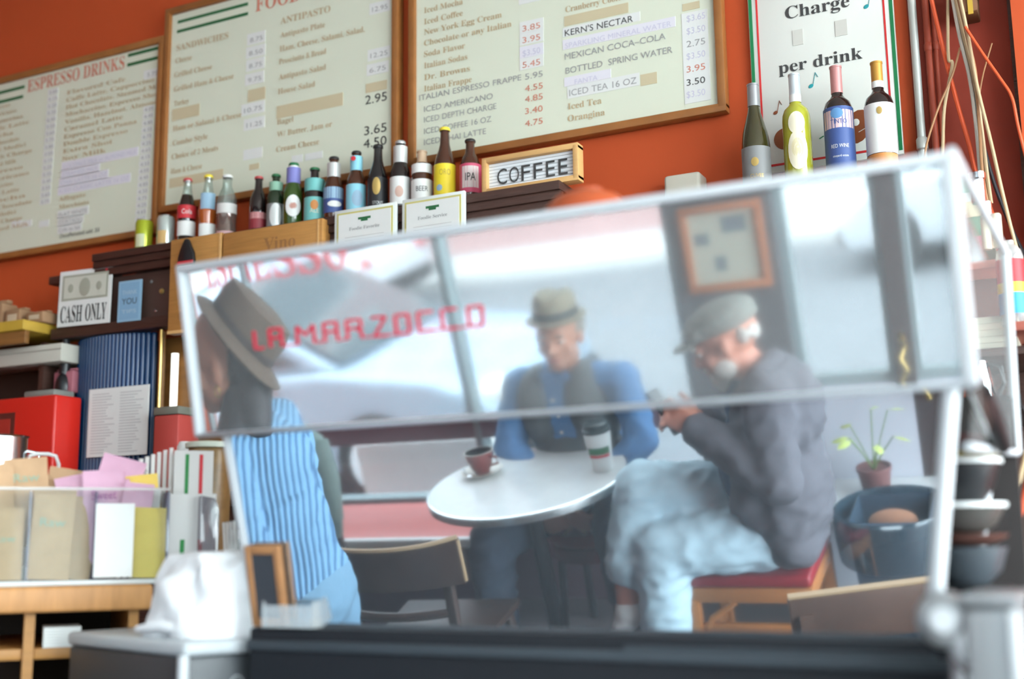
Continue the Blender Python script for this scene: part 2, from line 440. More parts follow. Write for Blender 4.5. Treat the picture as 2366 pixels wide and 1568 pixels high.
for i in range(17):
    y = 625+i*40
    b.patch(crop1(282-i*3, y-100), crop1(342-i*3, y-66), M_paper); b.txt('3.%d5' % (i % 9), crop1(288-i*3, y-72), crop1(338-i*3, 0)[0], 0.013, M_greyink, -0.003, False)
    if y < 1290:
        b.patch(crop1(838-i*3, y), crop1(902-i*3, y+34), M_paper); b.txt('4.%d5' % ((i*4) % 9), crop1(846-i*3, y+28), crop1(898-i*3, 0)[0], 0.013, M_greyink, -0.003, False)
b.patch(crop1(842, 415), crop1(932, 468), M_paper); b.txt('3.75', crop1(860, 452), crop1(922, 0)[0], 0.016, M_greyink, -.003, False)
for i in range(18):
    b.txt(['Espresso', 'Americano', 'Cappuccino', 'Caffe Latte', 'Mocha', 'Hot Chocolate', 'Caffe Medici', 'Depth Charge', 'Steamed Milk'][i % 9], crop1(-80-i*2, 655+i*42), crop1(60+(i*37) % 130, 0)[0], 0.016, M_brownink)
for x in (70, 130, 230):
    b.patch(crop1(x, 1292), crop1(x+58, 1330), M_paper)
b.done()

# ------------------------------------------------------------------ sign with the charge per drink
YS = 3.072
sx0, sx1, sz0, sz1 = -0.778, -0.392, 2.362, 3.02
sg = thing('wall_sign', 'white metal sign about a charge per drink with green and red border lines', 'sign', (sx0, 3.088, sz0))
w, h = sx1-sx0, sz1-sz0
M_sign = mat('sign_enamel', (0.72, 0.73, 0.68), 0.35, var=0.02, scale=5)
M_sgreen = mat('sign_green', (0.01, 0.20, 0.07), 0.4); M_sred = mat('sign_red', (0.62, 0.03, 0.03), 0.4)
MB().box(0, w, -0.006, 0.008, 0, h).build('sign_plate', M_sign, sg, bev=0.002)
for a, c, m, nm in [(0.002, 0.011, M_sgreen, 'green_line'), (0.022, 0.027, M_sred, 'red_line')]:
    MB().box(a, c, -0.0072, -0.006, 0.01, h-0.01).build(nm, m, sg)
    MB().box(w-c, w-a, -0.0072, -0.006, 0.01, h-0.01).build(nm, m, sg)
    if m is M_sred:
        MB().box(0.03, w-0.03, -0.0072, -0.006, 0.018, 0.024).build(nm, m, sg)
def sgl(px, py):
    q = W(px, py, YS); return q[0]-sx0, q[2]-sz0
for t, p, xr, hh in [('Charge', (1813, 42), 1962, 0.036), ('per drink', (1798, 168), 1992, 0.034)]:
    x, z = sgl(*p); xe = sgl(xr, p[1]-(xr-p[0])*.18)[0]
    tm = MB(); text_on(tm, serif(t), x, z, xe-x, hh, -0.0075); tm.build('lettering', M_blackink, sg)
for px, py, pw, ph in [(1829, 68, 24, 38), (1927, 46, 27, 38)]:
    x, z = sgl(px, py); MB().box(x, x+pw/860, -0.0078, -0.006, z-ph/860, z).build('covered_price', mat('sticker_grey', (0.58, 0.57, 0.52), 0.6), sg)
M_teal = mat('teal_print', (0.02, 0.30, 0.33), 0.5); M_cbrown = mat('bean_brown', (0.22, 0.055, 0.015), 0.5)
for px, py, m, s in [(1872, 196, M_teal, 1.0), (2000, 12, M_teal, 1.0), (1790, 258, M_cbrown, 0.9)]:
    x, z = sgl(px, py); mb = MB()
    mb.ell((x, -0.0068, z), (0.0075*s, 0.0012, 0.0055*s), 12, 6, rot=(0, -0.5, 0))
    mb.bar((x+0.006*s, -0.0068, z+0.003), (x+0.013*s, -0.0068, z+0.036*s), 0.0016, 0.0012)
    mb.bar((x+0.013*s, -0.0068, z+0.036*s), (x+0.020*s, -0.0068, z+0.022*s), 0.0030, 0.0012)
    mb.build('music_note', m, sg)
x, z = sgl(1812, 318); MB().lathe([(0.0, -0.0002), (0.030, 0.0), (0.030, 0.0012)], 28, (x, -0.0075, z), 'y').build('brown_disc', M_cbrown, sg)
x, z = sgl(1980, 290)
MB().ell((x, -0.0066, z), (0.034, 0.0015, 0.047), 24, 8, rot=(0, 0.35, 0)).build('brown_disc', M_cbrown, sg)
MB().ell((x-0.003, -0.0085, z+0.012), (0.009, 0.0012, 0.010), 14, 6).build('white_spot', M_sign, sg)
MB().bar((x+0.002, -0.0085, z-0.016), (x+0.020, -0.0085, z-0.008), 0.003, 0.001).build('white_stroke', M_sign, sg)
x, z = sgl(1902, 312); MB().bar((x, -0.007, z), (x-0.012, -0.007, z-0.006), 0.008, 0.0012).build('green_leaf', M_sgreen, sg)

# ------------------------------------------------------------------ wall shelf and what stands on it
SZ = 2.372
sh = thing('wall_shelf', 'long dark brown wooden shelf under the menu boards carrying the bottles', 'shelf', (-2.2, 2.99, 2.30))
def bxw(mb, x0, x1, y0, y1, z0, z1, o): return mb.box(x0-o[0], x1-o[0], y0-o[1], y1-o[1], z0-o[2], z1-o[2])
so = (-2.2, 2.99, 2.30)
bxw(MB(), -3.01, -1.275, 2.885, 3.10, 2.346, SZ, so).build('shelf_board', M_darkwood, sh, bev=0.003)
bxw(MB(), -3.01, -1.275, 2.892, 2.915, 2.322, 2.3455, so).build('upper_moulding', M_darkwood, sh, bev=0.002)
bxw(MB(), -3.01, -1.275, 2.900, 2.930, 2.296, 2.3215, so).build('lower_moulding', M_darkwood, sh, bev=0.002)
bxw(MB(), -3.205, -1.275, 2.930, 2.950, 2.135, 2.2955, so).build('fascia', mat('brown_panel', (0.085, 0.045, 0.035), 0.6, var=0.3, scale=9), sh, bev=0.002)
bxw(MB(), -3.205, -1.275, 2.905, 2.960, 2.098, 2.1345, so).build('bottom_rail', M_darkwood, sh, bev=0.002)
bxw(MB(), -3.25, -3.011, 2.925, 3.09, 2.300, 2.328, so).build('end_board', M_darkwood, sh, bev=0.002)

def label_arc(mb, r, z0, z1, ac, half, n=14):
    vs = []; fs = []
    for z in (z0, z1):
        for i in range(n+1):
            a = ac-half+2*half*i/n; vs.append((r*math.cos(a), r*math.sin(a), z))
    for i in range(n): fs.append((i, i+1, n+2+i, n+1+i))
    mb.add(vs, fs)
def wrap_text(mb, body, r, zc, w, h, ac, bold=0.0):
    vs, fs = text_mesh(body, bold)
    if not len(vs): return
    x0, x1 = vs[:, 0].min(), vs[:, 0].max()
    out = []
    for a, b_ in vs:
        t = ac+((a-x0)/(x1-x0)-0.5)*w/r
        out.append((r*math.cos(t), r*math.sin(t), zc-h/2+b_/0.7*h))
    mb.add(out, fs)
PROF = {
 'long': [(0, .0), (.90, 0), (1, .02), (1, .54), (.97, .58), (.80, .65), (.60, .72), (.47, .79), (.43, .86), (.41, .945), (.47, .95), (.47, .965), (.40, .97), (0, .97)],
 'stub': [(0, .0), (.90, 0), (1, .02), (1, .56), (.96, .62), (.72, .72), (.50, .78), (.43, .84), (.41, .94), (.47, .945), (.47, .963), (.40, .97), (0, .97)],
 'cola': [(0, .0), (.88, 0), (.95, .03), (.90, .12), (.80, .25), (.86, .36), (1, .47), (.98, .56), (.80, .66), (.58, .76), (.46, .84), (.42, .93), (.50, .945), (.50, .96), (.42, .97), (0, .97)],
 'wide': [(0, .0), (.92, 0), (1, .03), (.97, .18), (.90, .30), (.97, .42), (1, .55), (.92, .66), (.62, .77), (.46, .83), (.43, .93), (.50, .94), (.50, .96), (0, .96)],
 'bord': [(0, .0), (.94, 0), (1, .015), (1, .60), (.97, .645), (.85, .69), (.55, .725), (.40, .75), (.375, .80), (.37, .985), (.40, .987), (.40, 1), (0, 1)],
 'burg': [(0, .0), (.94, 0), (1, .015), (1, .42), (.98, .47), (.88, .56), (.66, .66), (.48, .74), (.39, .80), (.37, .985), (.40, .987), (.40, 1), (0, 1)],
}
def bottle(name, label, cat, x, y, z, h, r, kind, glass, cap=None, labs=(), group=None, foil=None, liquid=None, dots=()):
    root = thing(name, label, cat, (x, y, z), group=group)
    MB().lathe([(a*r, b_*h) for a, b_ in PROF[kind]], 28).build('glass_body', glass, root, smooth=True)
    ac = math.atan2(EYE[1]-y, EYE[0]-x)
    if cap:
        MB().lathe([(.0, .955*h), (.50*r, .955*h), (.52*r, .962*h), (.50*r, .985*h), (.44*r, .995*h), (0, h)], 20).build('cap', cap, root, smooth=True)
    if foil:
        m, f0 = foil
        pr = [(a*r+0.0012, b_*h) for a, b_ in PROF[kind] if b_ >= f0 and a > 0]
        pr = [(pr[0][0], f0*h)]+pr+[(0, pr[-1][1]+0.001)]
        MB().lathe(pr, 24, caps=False).build('foil', m, root, smooth=True)
    if liquid:
        m, f1 = liquid
        pr = [(a*r*1.006+0.0003, b_*h) for a, b_ in PROF[kind] if b_ <= f1 and a > 0]
        MB().lathe(pr, 28, caps=False).build('drink_fill', m, root, smooth=True)
    for (z0, z1, m, half, *tx) in labs:
        rr = r if z1 < .66 else None
        if rr is None:
            P = PROF[kind]; zs = [q[1] for q in P]; rs = [q[0] for q in P]
            rr = r*max(np.interp(z0, zs[1:], rs[1:]), np.interp(z1, zs[1:], rs[1:]))
        mb = MB(); label_arc(mb, rr+0.0011, z0*h, z1*h, ac, half)
        lo = mb.build('paper_label', m, root, smooth=True)
        for (body, f, wd, hh, ink, *bd) in tx:
            mb = MB(); wrap_text(mb, body, rr+0.0016, (z0+(z1-z0)*f)*h, wd, hh, ac, bd[0] if bd else 0); mb.build('label_print', ink, lo)
    for (zf, rx, rz, m, off) in dots:       # oval badge on the label
        mb = MB(); n = 20; vs = []
        for q_ in (0.0, .34, .67, 1.0):
            for k in range(n):
                t = 2*math.pi*k/n; a = ac+(off+q_*rx*math.cos(t))/(r+0.0019); vs.append(((r+0.0019)*math.cos(a), (r+0.0019)*math.sin(a), zf*h+q_*rz*math.sin(t)))
        mb.add(vs, [(j*n+k, j*n+(k+1) % n, (j+1)*n+(k+1) % n, (j+1)*n+k) for j in range(3) for k in range(n)]); mb.build('label_badge', m, root, smooth=True)
    return root

def glass(name, c, rough=0.06, trans=0.0, alpha=1.0): return mat(name, c, rough, trans=trans, spec=0.6, coat=0.5, alpha=alpha)
G_brown = glass('brown_glass', (0.060, 0.018, 0.008)); G_dark = glass('dark_glass', (0.012, 0.008, 0.008)); G_green = glass('green_glass', (0.035, 0.075, 0.012))
G_dgreen = glass('dark_green_glass', (0.012, 0.03, 0.012)); G_black = glass('black_glass', (0.008, 0.008, 0.010))
G_clear = clear_mat('clear_bottle_glass', '#dfe8e4', 0.10, 0.14, '#d8e2dd')
def lm(name, c, r=0.5, metal=0.0): return mat(name, c, r, metal)
K_white = lm('label_white', (0.74, 0.74, 0.72)); K_silver = lm('label_silver', (0.62, 0.63, 0.62), 0.35, 0.3); K_red = lm('label_red', (0.55, 0.03, 0.04)); K_dred = lm('label_dark_red', (0.25, 0.03, 0.04))
K_teal = lm('label_teal', (0.16, 0.46, 0.44)); K_blue = lm('label_blue', (0.10, 0.24, 0.45)); K_lblue = lm('label_light_blue', (0.26, 0.58, 0.70)); K_yel = lm('label_yellow', (0.80, 0.62, 0.03)); K_pink = lm('label_pink', (0.60, 0.08, 0.16))
K_gold = lm('label_gold', (0.52, 0.36, 0.12), 0.3, 0.6); K_purple = lm('label_purple', (0.20, 0.20, 0.50)); K_cream = lm('label_cream', (0.72, 0.66, 0.50)); K_navy = lm('label_navy', (0.05, 0.09, 0.26)); K_black = lm('label_black', (0.02, 0.02, 0.022)); K_grey = lm('label_grey', (0.20, 0.20, 0.20)); K_orange = lm('label_orange', (0.55, 0.22, 0.06)); K_bluegrey = lm('label_sea', (0.28, 0.42, 0.55))
C_green = lm('cap_green', (0.02, 0.16, 0.06), 0.4); C_yel = lm('cap_yellow', (0.80, 0.62, 0.05), 0.4); C_black = lm('cap_black', (0.02, 0.02, 0.02), 0.4); C_red = lm('cap_red', (0.5, 0.08, 0.08), 0.4); C_silver = lm('cap_silver', (0.5, 0.5, 0.5), 0.35, 0.5)
BG = 'bottles lined up on the wall shelf'
def bx(px, py): return float(W(px, py, 3.0)[0])
Y0 = 3.0
# cans
for px, lab, m, m2 in [(333, 'lime green drinks can at the end of the bottle row', lm('can_lime', (0.42, 0.48, 0.03), 0.25, 0.3), lm('can_lime_print', (0.60, 0.62, 0.40), 0.3)), (383, 'pale silver drinks can with a green pattern beside the lime can', lm('can_silver', (0.55, 0.60, 0.57), 0.25, 0.4), lm('can_silver_print', (0.62, 0.40, 0.16), 0.3))]:
    x = bx(px, 540); root = thing('drinks_can', lab, 'can', (x, Y0, SZ), group='drinks cans on the wall shelf')
    r, h = 0.030, 0.130
    MB().lathe([(0, 0.004), (r*.80, 0.0), (r*.84, 0.004), (r, 0.014), (r, h-0.014), (r*.90, h-0.004)], 28).build('can_body', m, root, smooth=True)
    MB().lathe([(r*.90, h-0.005), (r*.88, h), (r*.83, h), (r*.80, h-0.005), (0, h-0.005)], 28).build('can_lid', M_steel, root, smooth=True)
    ac = math.atan2(-Y0, -x); mb = MB(); label_arc(mb, r+0.0005, 0.03, 0.075, ac-0.5, 0.55); mb.build('printed_patch', m2, root, smooth=True)
# soft drinks
D = math.pi/180
bottle('soda_bottle', 'glass cola bottle with a red and white label and red cap', 'bottle', bx(432, 480), Y0, SZ, 0.252, 0.0305, 'cola', G_clear, C_red,
       [(.42, .60, K_red, 85*D, ('Cola', .5, .036, .016, K_white)), (.18, .38, K_white, 70*D)], BG, liquid=(glass('cola_drink', (0.015, 0.006, 0.004)), .77))
bottle('soda_bottle', 'orange soda bottle with a yellow cap and white label', 'bottle', bx(480, 480), Y0, SZ, 0.250, 0.030, 'cola', G_clear, C_yel,
       [(.12, .30, K_white, 60*D), (.50, .72, K_bluegrey, 50*D)], BG, liquid=(glass('orange_drink', (0.42, 0.10, 0.02)), .66))
bottle('soda_bottle', 'clear wide soda bottle with a white cap and pink lettering band', 'bottle', bx(524, 480), Y0, SZ, 0.237, 0.0335, 'wide', G_clear, lm('cap_white', (0.72, 0.72, 0.70), 0.4),
       [(.05, .16, lm('label_rose', (0.55, 0.33, 0.33)), 75*D), (.42, .56, lm('label_frost', (0.60, 0.58, 0.56)), 70*D)], BG, liquid=(clear_mat('water_fill', '#e2cdc6', 0.10, 0.1, '#c9b7b0'), .60))
# beers: px centre, px top -> height
BE = [
 (598, 408, 'stub', .0285, G_dark, C_red, 'dark beer bottle with a small red cap and maroon label', [(.14, .40, K_dred, 80*D), (.30, .40, lm('label_rosy', (.55, .25, .25)), 60*D)], (), None),
 (638, 403, 'stub', .0295, G_dgreen, C_green, 'green lager bottle with a silver oval label and green cap', [(.12, .50, K_grey, 70*D), (.72, .86, lm('neck_green', (.25, .45, .33)), 80*D)], [(.31, .021, .040, K_silver, 0)], None),
 (678, 377, 'long', .0325, G_green, C_green, 'bright green lager bottle with a round white label and blue neck band', [(.70, .92, K_purple, 90*D), (.89, .95, K_white, 90*D)], [(.36, .026, .036, K_white, 0), (.36, .012, .012, lm('label_dim_red', (.5, .25, .2)), 0)], None),
 (727, 388, 'stub', .0315, G_dark, C_green, 'squat dark beer bottle with a teal label and teal neck', [(.10, .50, K_teal, 95*D, ('ALE', .45, .03, .014, K_cream)), (.60, .80, K_teal, 110*D)], [(.37, .013, .016, K_orange, 0)], None),
 (771, 363, 'long', .0315, G_brown, C_black, 'brown beer bottle with a blue and white mountain label', [(.18, .54, K_navy, 100*D), (.38, .54, K_bluegrey, 70*D), (.70, .90, K_silver, 80*D)], [(.30, .024, .010, K_white, .004)], None),
 (823, 350, 'long', .0305, G_brown, C_black, 'brown beer bottle with light blue label and sky blue neck band', [(.14, .52, K_lblue, 95*D), (.72, .92, K_lblue, 120*D)], [(.32, .018, .026, K_bluegrey, .004), (.86, .008, .008, K_red, -.01)], None),
 (873, 335, 'long', .0310, G_black, C_black, 'black stout bottle with a gold emblem label', [(.12, .54, K_black, 90*D, ('STOUT', .2, .034, .010, K_silver))], [(.42, .013, .028, K_gold, -.005)], None),
 (925, 326, 'long', .0315, G_dark, C_silver, 'dark beer bottle with a silver foil neck and white label', [(.14, .50, K_white, 85*D), (.70, .92, K_silver, 110*D)], [(.30, .013, .018, lm('label_peach', (.6, .40, .33)), -.004)], None),
 (975, 345, 'stub', .0320, G_brown, None, 'stubby brown beer bottle with tan foil neck and white collar', [(.10, .50, K_white, 95*D, ('BEER', .62, .038, .016, K_black)), (.60, .74, K_white, 120*D)], (), (lm('foil_tan', (.55, .38, .25), .4), .78)),
 (1028, 295, 'long', .0325, G_brown, C_yel, 'tall brown beer bottle with yellow cap and bright yellow label', [(.16, .53, K_yel, 110*D, ('ORO', .72, .035, .018, lm('label_ochre', (.42, .30, .05))))], [(.24, .010, .010, K_bluegrey, -.018)], None),
 (1087, 322, 'stub', .0320, G_brown, C_black, 'brown ale bottle with a pink label beside the letter board', [(.17, .60, K_pink, 110*D), (.24, .56, lm('label_blush', (.72, .62, .60)), 48*D, ('IPA', .50, .032, .024, K_black, .01))], (), None),
]
for px, pt, kd, r, g, cp, lab, labs, dots, foil in BE:
    top = float(W(px, pt, Y0)[2])
    bottle('beer_bottle', lab, 'bottle', bx(px, 430), Y0, SZ, top-SZ, r, kd, g, cp, labs, BG, foil=foil, dots=dots)

# letter board
lb0 = W(1112, 480, 2.915); lx0, lx1, lz0, lz1 = -1.532, -1.228, SZ, 2.372+0.115
lx0 = float(W(1113, 430, 2.91)[0]); lx1 = float(W(1336, 400, 2.91)[0]); lz0 = float(W(1113, 478, 2.91)[2]); lz1 = float(W(1113, 366, 2.91)[2])
lz0 = SZ; 
lt = thing('letter_board', 'small pine framed letter board reading COFFEE on the shelf', 'letter board', (lx0, 2.93, lz0))
w, h = lx1-lx0, lz1-lz0
fw = 0.016
MB().box(0, w, -0.02, 0.02, 0, fw).build('frame_rail', M_pine, lt, bev=0.002)
MB().box(0, w, -0.02, 0.02, h-fw, h).build('frame_rail', M_pine, lt, bev=0.002)
MB().box(0, fw, -0.0203, 0.02, fw*.3, h-fw*.3).build('frame_stile', M_pine, lt, bev=0.002)
MB().box(w-fw, w, -0.0203, 0.02, fw*.3, h-fw*.3).build('frame_stile', M_pine, lt, bev=0.002)
MB().box(fw, w-fw, 0.0, 0.012, fw, h-fw).build('backing', M_white, lt)
nz = 8
for i in range(nz):
    z = fw+(h-2*fw)*i/nz
    MB().box(fw, w-fw, -0.004, 0.0, z+0.0008, z+(h-2*fw)/nz-0.0008).build('felt_slat', mat('white_felt', (.74, .77, .80), .9), lt)
vs0 = 0.135*w
letters = 'COFFEE'; lw = 0.100*w
for i, c in enumerate(letters):
    mb = MB(); x = 0.145*w+i*0.128*w
    text_on(mb, c, x, 0.24*h, lw*(0.92 if c in 'FE' else 1.05), 0.43*h, 0)
    vs = [(a, -0.0045, z) for a, _, z in mb.v]+[(a, -0.0075, z) for a, _, z in mb.v]; n = len(mb.v)
    m2 = MB(); m2.add(vs, [tuple(j+n for j in f) for f in mb.f]); m2.build('letter', M_blackink, lt)

# framed certificates leaning against the shelf front
for px0, px1, pt, lab, t in [(770, 912, 487, 'white certificate with gold border on the shelf front beside the wooden crate', 'Foodie Favorite'), (926, 1070, 461, 'white certificate with gold border under the yellow-labelled bottle', 'Foodie Service')]:
    a = W(px0, pt, 2.865); c = W(px1, pt-(px1-px0)*.13, 2.865)
    w = float(c[0]-a[0]); h = 0.165; x0 = float(a[0]); z1 = float(a[2])
    ct = thing('framed_certificate', lab, 'certificate', (x0, 2.878, z1-h), group='certificates on the shelf front')
    MB().box(0, w, -0.006, 0.006, 0, h).build('clear_frame', mat('frame_white', (.70, .74, .72), .3), ct, bev=0.002)
    MB().box(0.010, w-0.010, -0.0072, -0.006, 0.010, h-0.010).build('gold_border', mat('border_gold', (.55, .50, .18), .6), ct)
    MB().box(0.016, w-0.016, -0.0082, -0.0072, 0.016, h-0.016).build('certificate_paper', M_paper, ct)
    mb = MB(); text_on(mb, serif(t), 0.055, h-0.068, w-0.11, 0.010, -0.0088); mb.build('heading', M_greyink, ct)
    mb = MB(); mb.box(w/2-0.022, w/2+0.022, -0.0088, -0.0082, h-0.038, h-0.031).box(w/2-0.012, w/2+0.012, -0.0088, -0.0082, h-0.044, h-0.038); mb.build('green_crest', M_green, ct)
    for k in range(4): MB().box(0.04, w-0.04, -0.0086, -0.0082, h-0.090-k*0.010, h-0.0875-k*0.010).build('text_line', lm('faint_print', (.55, .55, .53)), ct)

# wooden crate boards
a = W(395, 555, 2.86); c = W(512, 540, 2.86); d = W(390, 772, 2.86)
wb = thing('wooden_board', 'upright golden wooden board holding a bottle-shaped opener', 'board', (float(a[0]), 2.88, float(d[2])))
bw, bh = float(c[0]-a[0]), float(a[2]-d[2])
MB().box(0, bw, -0.02, 0.01, 0, bh).build('board_plank', M_oak, wb, bev=0.002)
MB().box(bw-0.008, bw, -0.0215, -0.0195, 0.002, bh-0.002).build('edge_strip', M_pine, wb)
MB().box(0.0, bw, -0.0225, -0.0195, 0.0, 0.010).build('foot_strip', M_pine, wb)
MB().lathe([(0, 0), (0.014, 0), (0.014, 0.0012)], 20, (0.055, -0.0212, 0.055), 'y').build('burnt_stamp', lm('stamp_brown', (.28, .13, .04)), wb)
bo = thing('bottle_opener', 'black bottle-shaped opener with a red and white label on the wooden board', 'bottle opener', (float(a[0])+0.075, 2.858, float(d[2])+0.155))
MB().prism([(-.020, 0), (.020, 0), (.024, .02), (.030, .045), (.034, .075), (.030, .100), (.020, .118), (.012, .135), (.006, .146), (-.006, .146), (-.014, .132), (-.024, .112), (-.032, .085), (-.030, .05), (-.024, .02)], -0.012, 0.0).build('opener_plate', M_black, bo, bev=0.002)
MB().box(-.031, .033, -.0135, -.012, .062, .074).build('red_band', K_red, bo)
MB().box(-.026, .028, -.0135, -.012, .040, .056).build('white_band', K_white, bo)
MB().box(-.020, .020, -.0135, -.012, .008, .022).build('red_base', K_red, bo)
a = W(514, 540, 2.86); c = W(745, 507, 2.86)
wc = thing('wooden_crate', 'long golden wooden crate with a burnt name along its front', 'crate', (float(a[0])+0.004, 2.88, 2.20))
cw, chh = float(c[0]-a[0])-0.004, float(a[2])-2.20
MB().box(0, cw, -0.02, 0.004, 0, chh).build('front_board', M_oak, wc, bev=0.002)
MB().box(0, 0.012, 0.004, 0.02, 0, chh).build('end_board', M_oak, wc); MB().box(cw-0.012, cw, 0.004, 0.02, 0, chh).build('end_board', M_oak, wc)
MB().box(cw-0.018, cw-0.012, -0.0212, -0.0195, 0.002, chh-0.002).build('pale_joint', M_pine, wc)
mb = MB(); text_on(mb, serif('Vino'), cw*.42, chh-0.075, cw*.32, 0.040, -0.0206); mb.build('burnt_name', lm('burnt_brown', (.30, .14, .05)), wc)

# notes pinned to the fascia
def note(name, label, cat, x0, x1, z0, z1, y, m, tilt=0.0):
    t = thing(name, label, cat, ((x0+x1)/2, y, z0), rot=(0, tilt, 0))
    MB().box(-(x1-x0)/2, (x1-x0)/2, -0.001, 0.002, 0, z1-z0).build('sheet', m, t)
    return t, x1-x0, z1-z0
t, w, h = note('cash_notice', 'white notice with a banknote picture reading CASH ONLY', 'notice', -3.172, -2.932, 2.135, 2.328, 2.902, M_paper, 0.02)
M_bill = lm('bill_grey', (.36, .37, .30)); M_billl = lm('bill_pale', (.56, .57, .49))
MB().box(-w*.44, w*.44, -0.0022, -0.001, h*.46, h*.92).build('bill_border', M_bill, t)
MB().box(-w*.40, w*.40, -0.003, -0.0022, h*.50, h*.88).build('bill_field', M_billl, t)
MB().ell((0, -0.003, h*.68), (w*.11, 0.0012, h*.17), 18, 6).build('portrait_oval', M_bill, t)
for s in (-1, 1): MB().ell((s*w*.27, -0.003, h*.68), (w*.055, 0.0010, h*.08), 14, 6).build('bill_seal', M_bill, t)
for i, (tx, x, ww) in enumerate([('CASH', -w*.44, w*.42), ('ONLY', w*.04, w*.40)]):
    mb = MB(); text_on(mb, serif(tx), x, h*.07, ww, h*.30, -0.0025); mb.build('lettering', M_blackink, t)
MB().lathe([(0, 0), (.004, 0), (.004, .003), (0, .004)], 10, (w*.40, -0.005, h*.95), 'y').build('red_pin', K_red, t)
t, w, h = note('blue_card', 'small pale blue card with dark lettering beside the cash notice', 'notice', -2.897, -2.796, 2.128, 2.266, 2.902, lm('pale_blue_card', (.28, .47, .62)), 0.01)
MB().box(-w*.42, w*.42, -0.0018, -0.001, h*.05, h*.95).build('card_field', lm('blue_card_field', (.22, .40, .58)), t)
for tx, z, hh, ink in [('THANK', .66, .10, lm('pale_print', (.42, .55, .62))), ('YOU', .42, .15, M_blackink), ('TIPS', .20, .09, MATS['pale_print'])]:
    mb = MB(); text_on(mb, tx, -w*.32, h*z, w*.64, h*hh, -0.0024); mb.build('lettering', ink, t)
for (px, py, m, s) in [(372, 672, K_gold, .010), (348, 650, K_grey, .006), (358, 717, M_steel, .006)]:
    q = W(px, py, 2.925); tk = thing('tack', {672: 'yellow tack in the fascia', 650: 'dark tack in the fascia', 717: 'steel tack low on the fascia'}[py], 'tack', (float(q[0]), 2.929, float(q[2])))
    MB().lathe([(0, -s*.7), (s*.7, -s*.5), (s, 0)], 10, (0, 0, 0), 'y').build('tack_head', m, tk, smooth=True)

# wine bottles on their own little shelf
ws = thing('wine_shelf', 'dark wooden shelf under the wine bottles', 'shelf', (-0.58, 3.0, 2.24))
MB().box(-0.24, 0.22, -0.10, 0.083, 0.0, 0.022).build('shelf_board', M_darkwood, ws, bev=0.003)
for s in (-0.20, 0.18): MB().prism([(0.075, 0), (0.075, -0.10), (0.06, -0.10), (-0.07, -0.012), (-0.07, 0)], s-0.01, s+0.01, 'yz').build('shelf_bracket', M_darkwood, ws)
WZ = 2.2625
WG = 'wine bottles in front of the charge sign'
C_tin = lm('foil_pewter', (.32, .32, .33), .35, .5); C_sil = lm('foil_silver', (.62, .68, .72), .3, .5); C_rose = lm('foil_rose', (.55, .25, .24), .4, .3); C_gold = lm('foil_gold', (.52, .27, .05), .35, .3)
def wine(px, pt, kind, r, g, foil, labs, lab, dots=()):
    q = W(px, pt, 2.96); return bottle('wine_bottle', lab, 'bottle', float(q[0]), 2.96, WZ, float(q[2])-WZ, r, kind, g, None, labs, WG, foil=foil, dots=dots)
wine(1739, 196, 'burg', .0375, glass('olive_glass', (.035, .032, .010)), (C_tin, .80), [(.06, .42, K_grey, 75*D, ('CUVEE', .28, .035, .010, K_gold))], 'slope-shouldered olive wine bottle with a grey label and pewter foil', [(.28, .010, .012, K_gold, -.004)])
wine(1834, 173, 'bord', .0360, glass('straw_wine', (.36, .36, .03)), (C_sil, .82), [(.755, .82, K_white, 175*D)], 'pale yellow white wine bottle with an ornate cream label', [(.32, .026, .052, K_cream, 0), (.55, .022, .030, K_cream, 0), (.34, .016, .026, lm('label_pale_gold', (.62, .55, .34)), 0)])
wine(1930, 155, 'bord', .0365, glass('red_wine_glass', (.012, .006, .006)), (C_rose, .77), [(.08, .63, K_navy, 95*D, ('RED WINE', .40, .045, .010, K_white), ('vineyard estate', .25, .040, .006, K_white)), (.45, .60, lm('label_rose_pale', (.62, .45, .46)), 70*D, ('TINTO', .35, .042, .012, K_navy))], 'dark red wine bottle with a blue and pink label and rose foil', [(.57, .016, .014, K_blue, -.004)])
wine(2024, 145, 'bord', .0360, MATS['red_wine_glass'], (C_gold, .83), [(.775, .83, K_white, 175*D), (.20, .62, K_white, 85*D), (.10, .195, K_orange, 85*D)], 'dark wine bottle with a plain white label and golden foil', [(.55, .007, .010, K_gold, 0)])

# white box on the wall, orange bowl on the machine top
q = W(1575, 420, 3.03)
wbx = thing('wall_box', 'off-white plastic control box on the orange wall', 'control box', (float(q[0]), 3.10, float(q[2])-0.10))
M_offw = mat('offwhite_plastic', (.58, .55, .46), .5)
MB().box(-0.052, 0.052, -0.07, 0, 0.0, 0.125).build('box_housing', M_offw, wbx, bev=0.010, seg=3)
MB().ell((0.03, -0.071, 0.06), (.003, .002, .003), 8, 5).build('screw', M_greyink, wbx)

# ------------------------------------------------------------------ conduit, pipes and loose cables on the right
def run(name, label, cat, pts, r, m, Y=3.03, group=None, n=8, smooth_k=6):
    P = [Vector(W(p[0], p[1], p[2] if len(p) > 2 else Y)) for p in pts]
    Q = []
    for i in range(len(P)-1):
        p0, p1, p2, p3 = P[max(i-1, 0)], P[i], P[i+1], P[min(i+2, len(P)-1)]
        for k in range(smooth_k):
            t = k/smooth_k
            Q.append(0.5*((2*p1)+(-p0+p2)*t+(2*p0-5*p1+4*p2-p3)*t*t+(-p0+3*p1-3*p2+p3)*t**3))
    Q.append(P[-1])
    c = Q[0].copy()
    o = MB().tube([q-c for q in Q], r, n).build(name, m, None, smooth=True)
    o.location = c
    tag(o, label, cat, group)
    return o
M_galv = mat('galvanised_steel', (.55, .58, .55), .4, .4)
cd = thing('steel_conduit', 'grey galvanised conduit running down beside the charge sign', 'conduit', (-0.345, 3.075, 2.2))
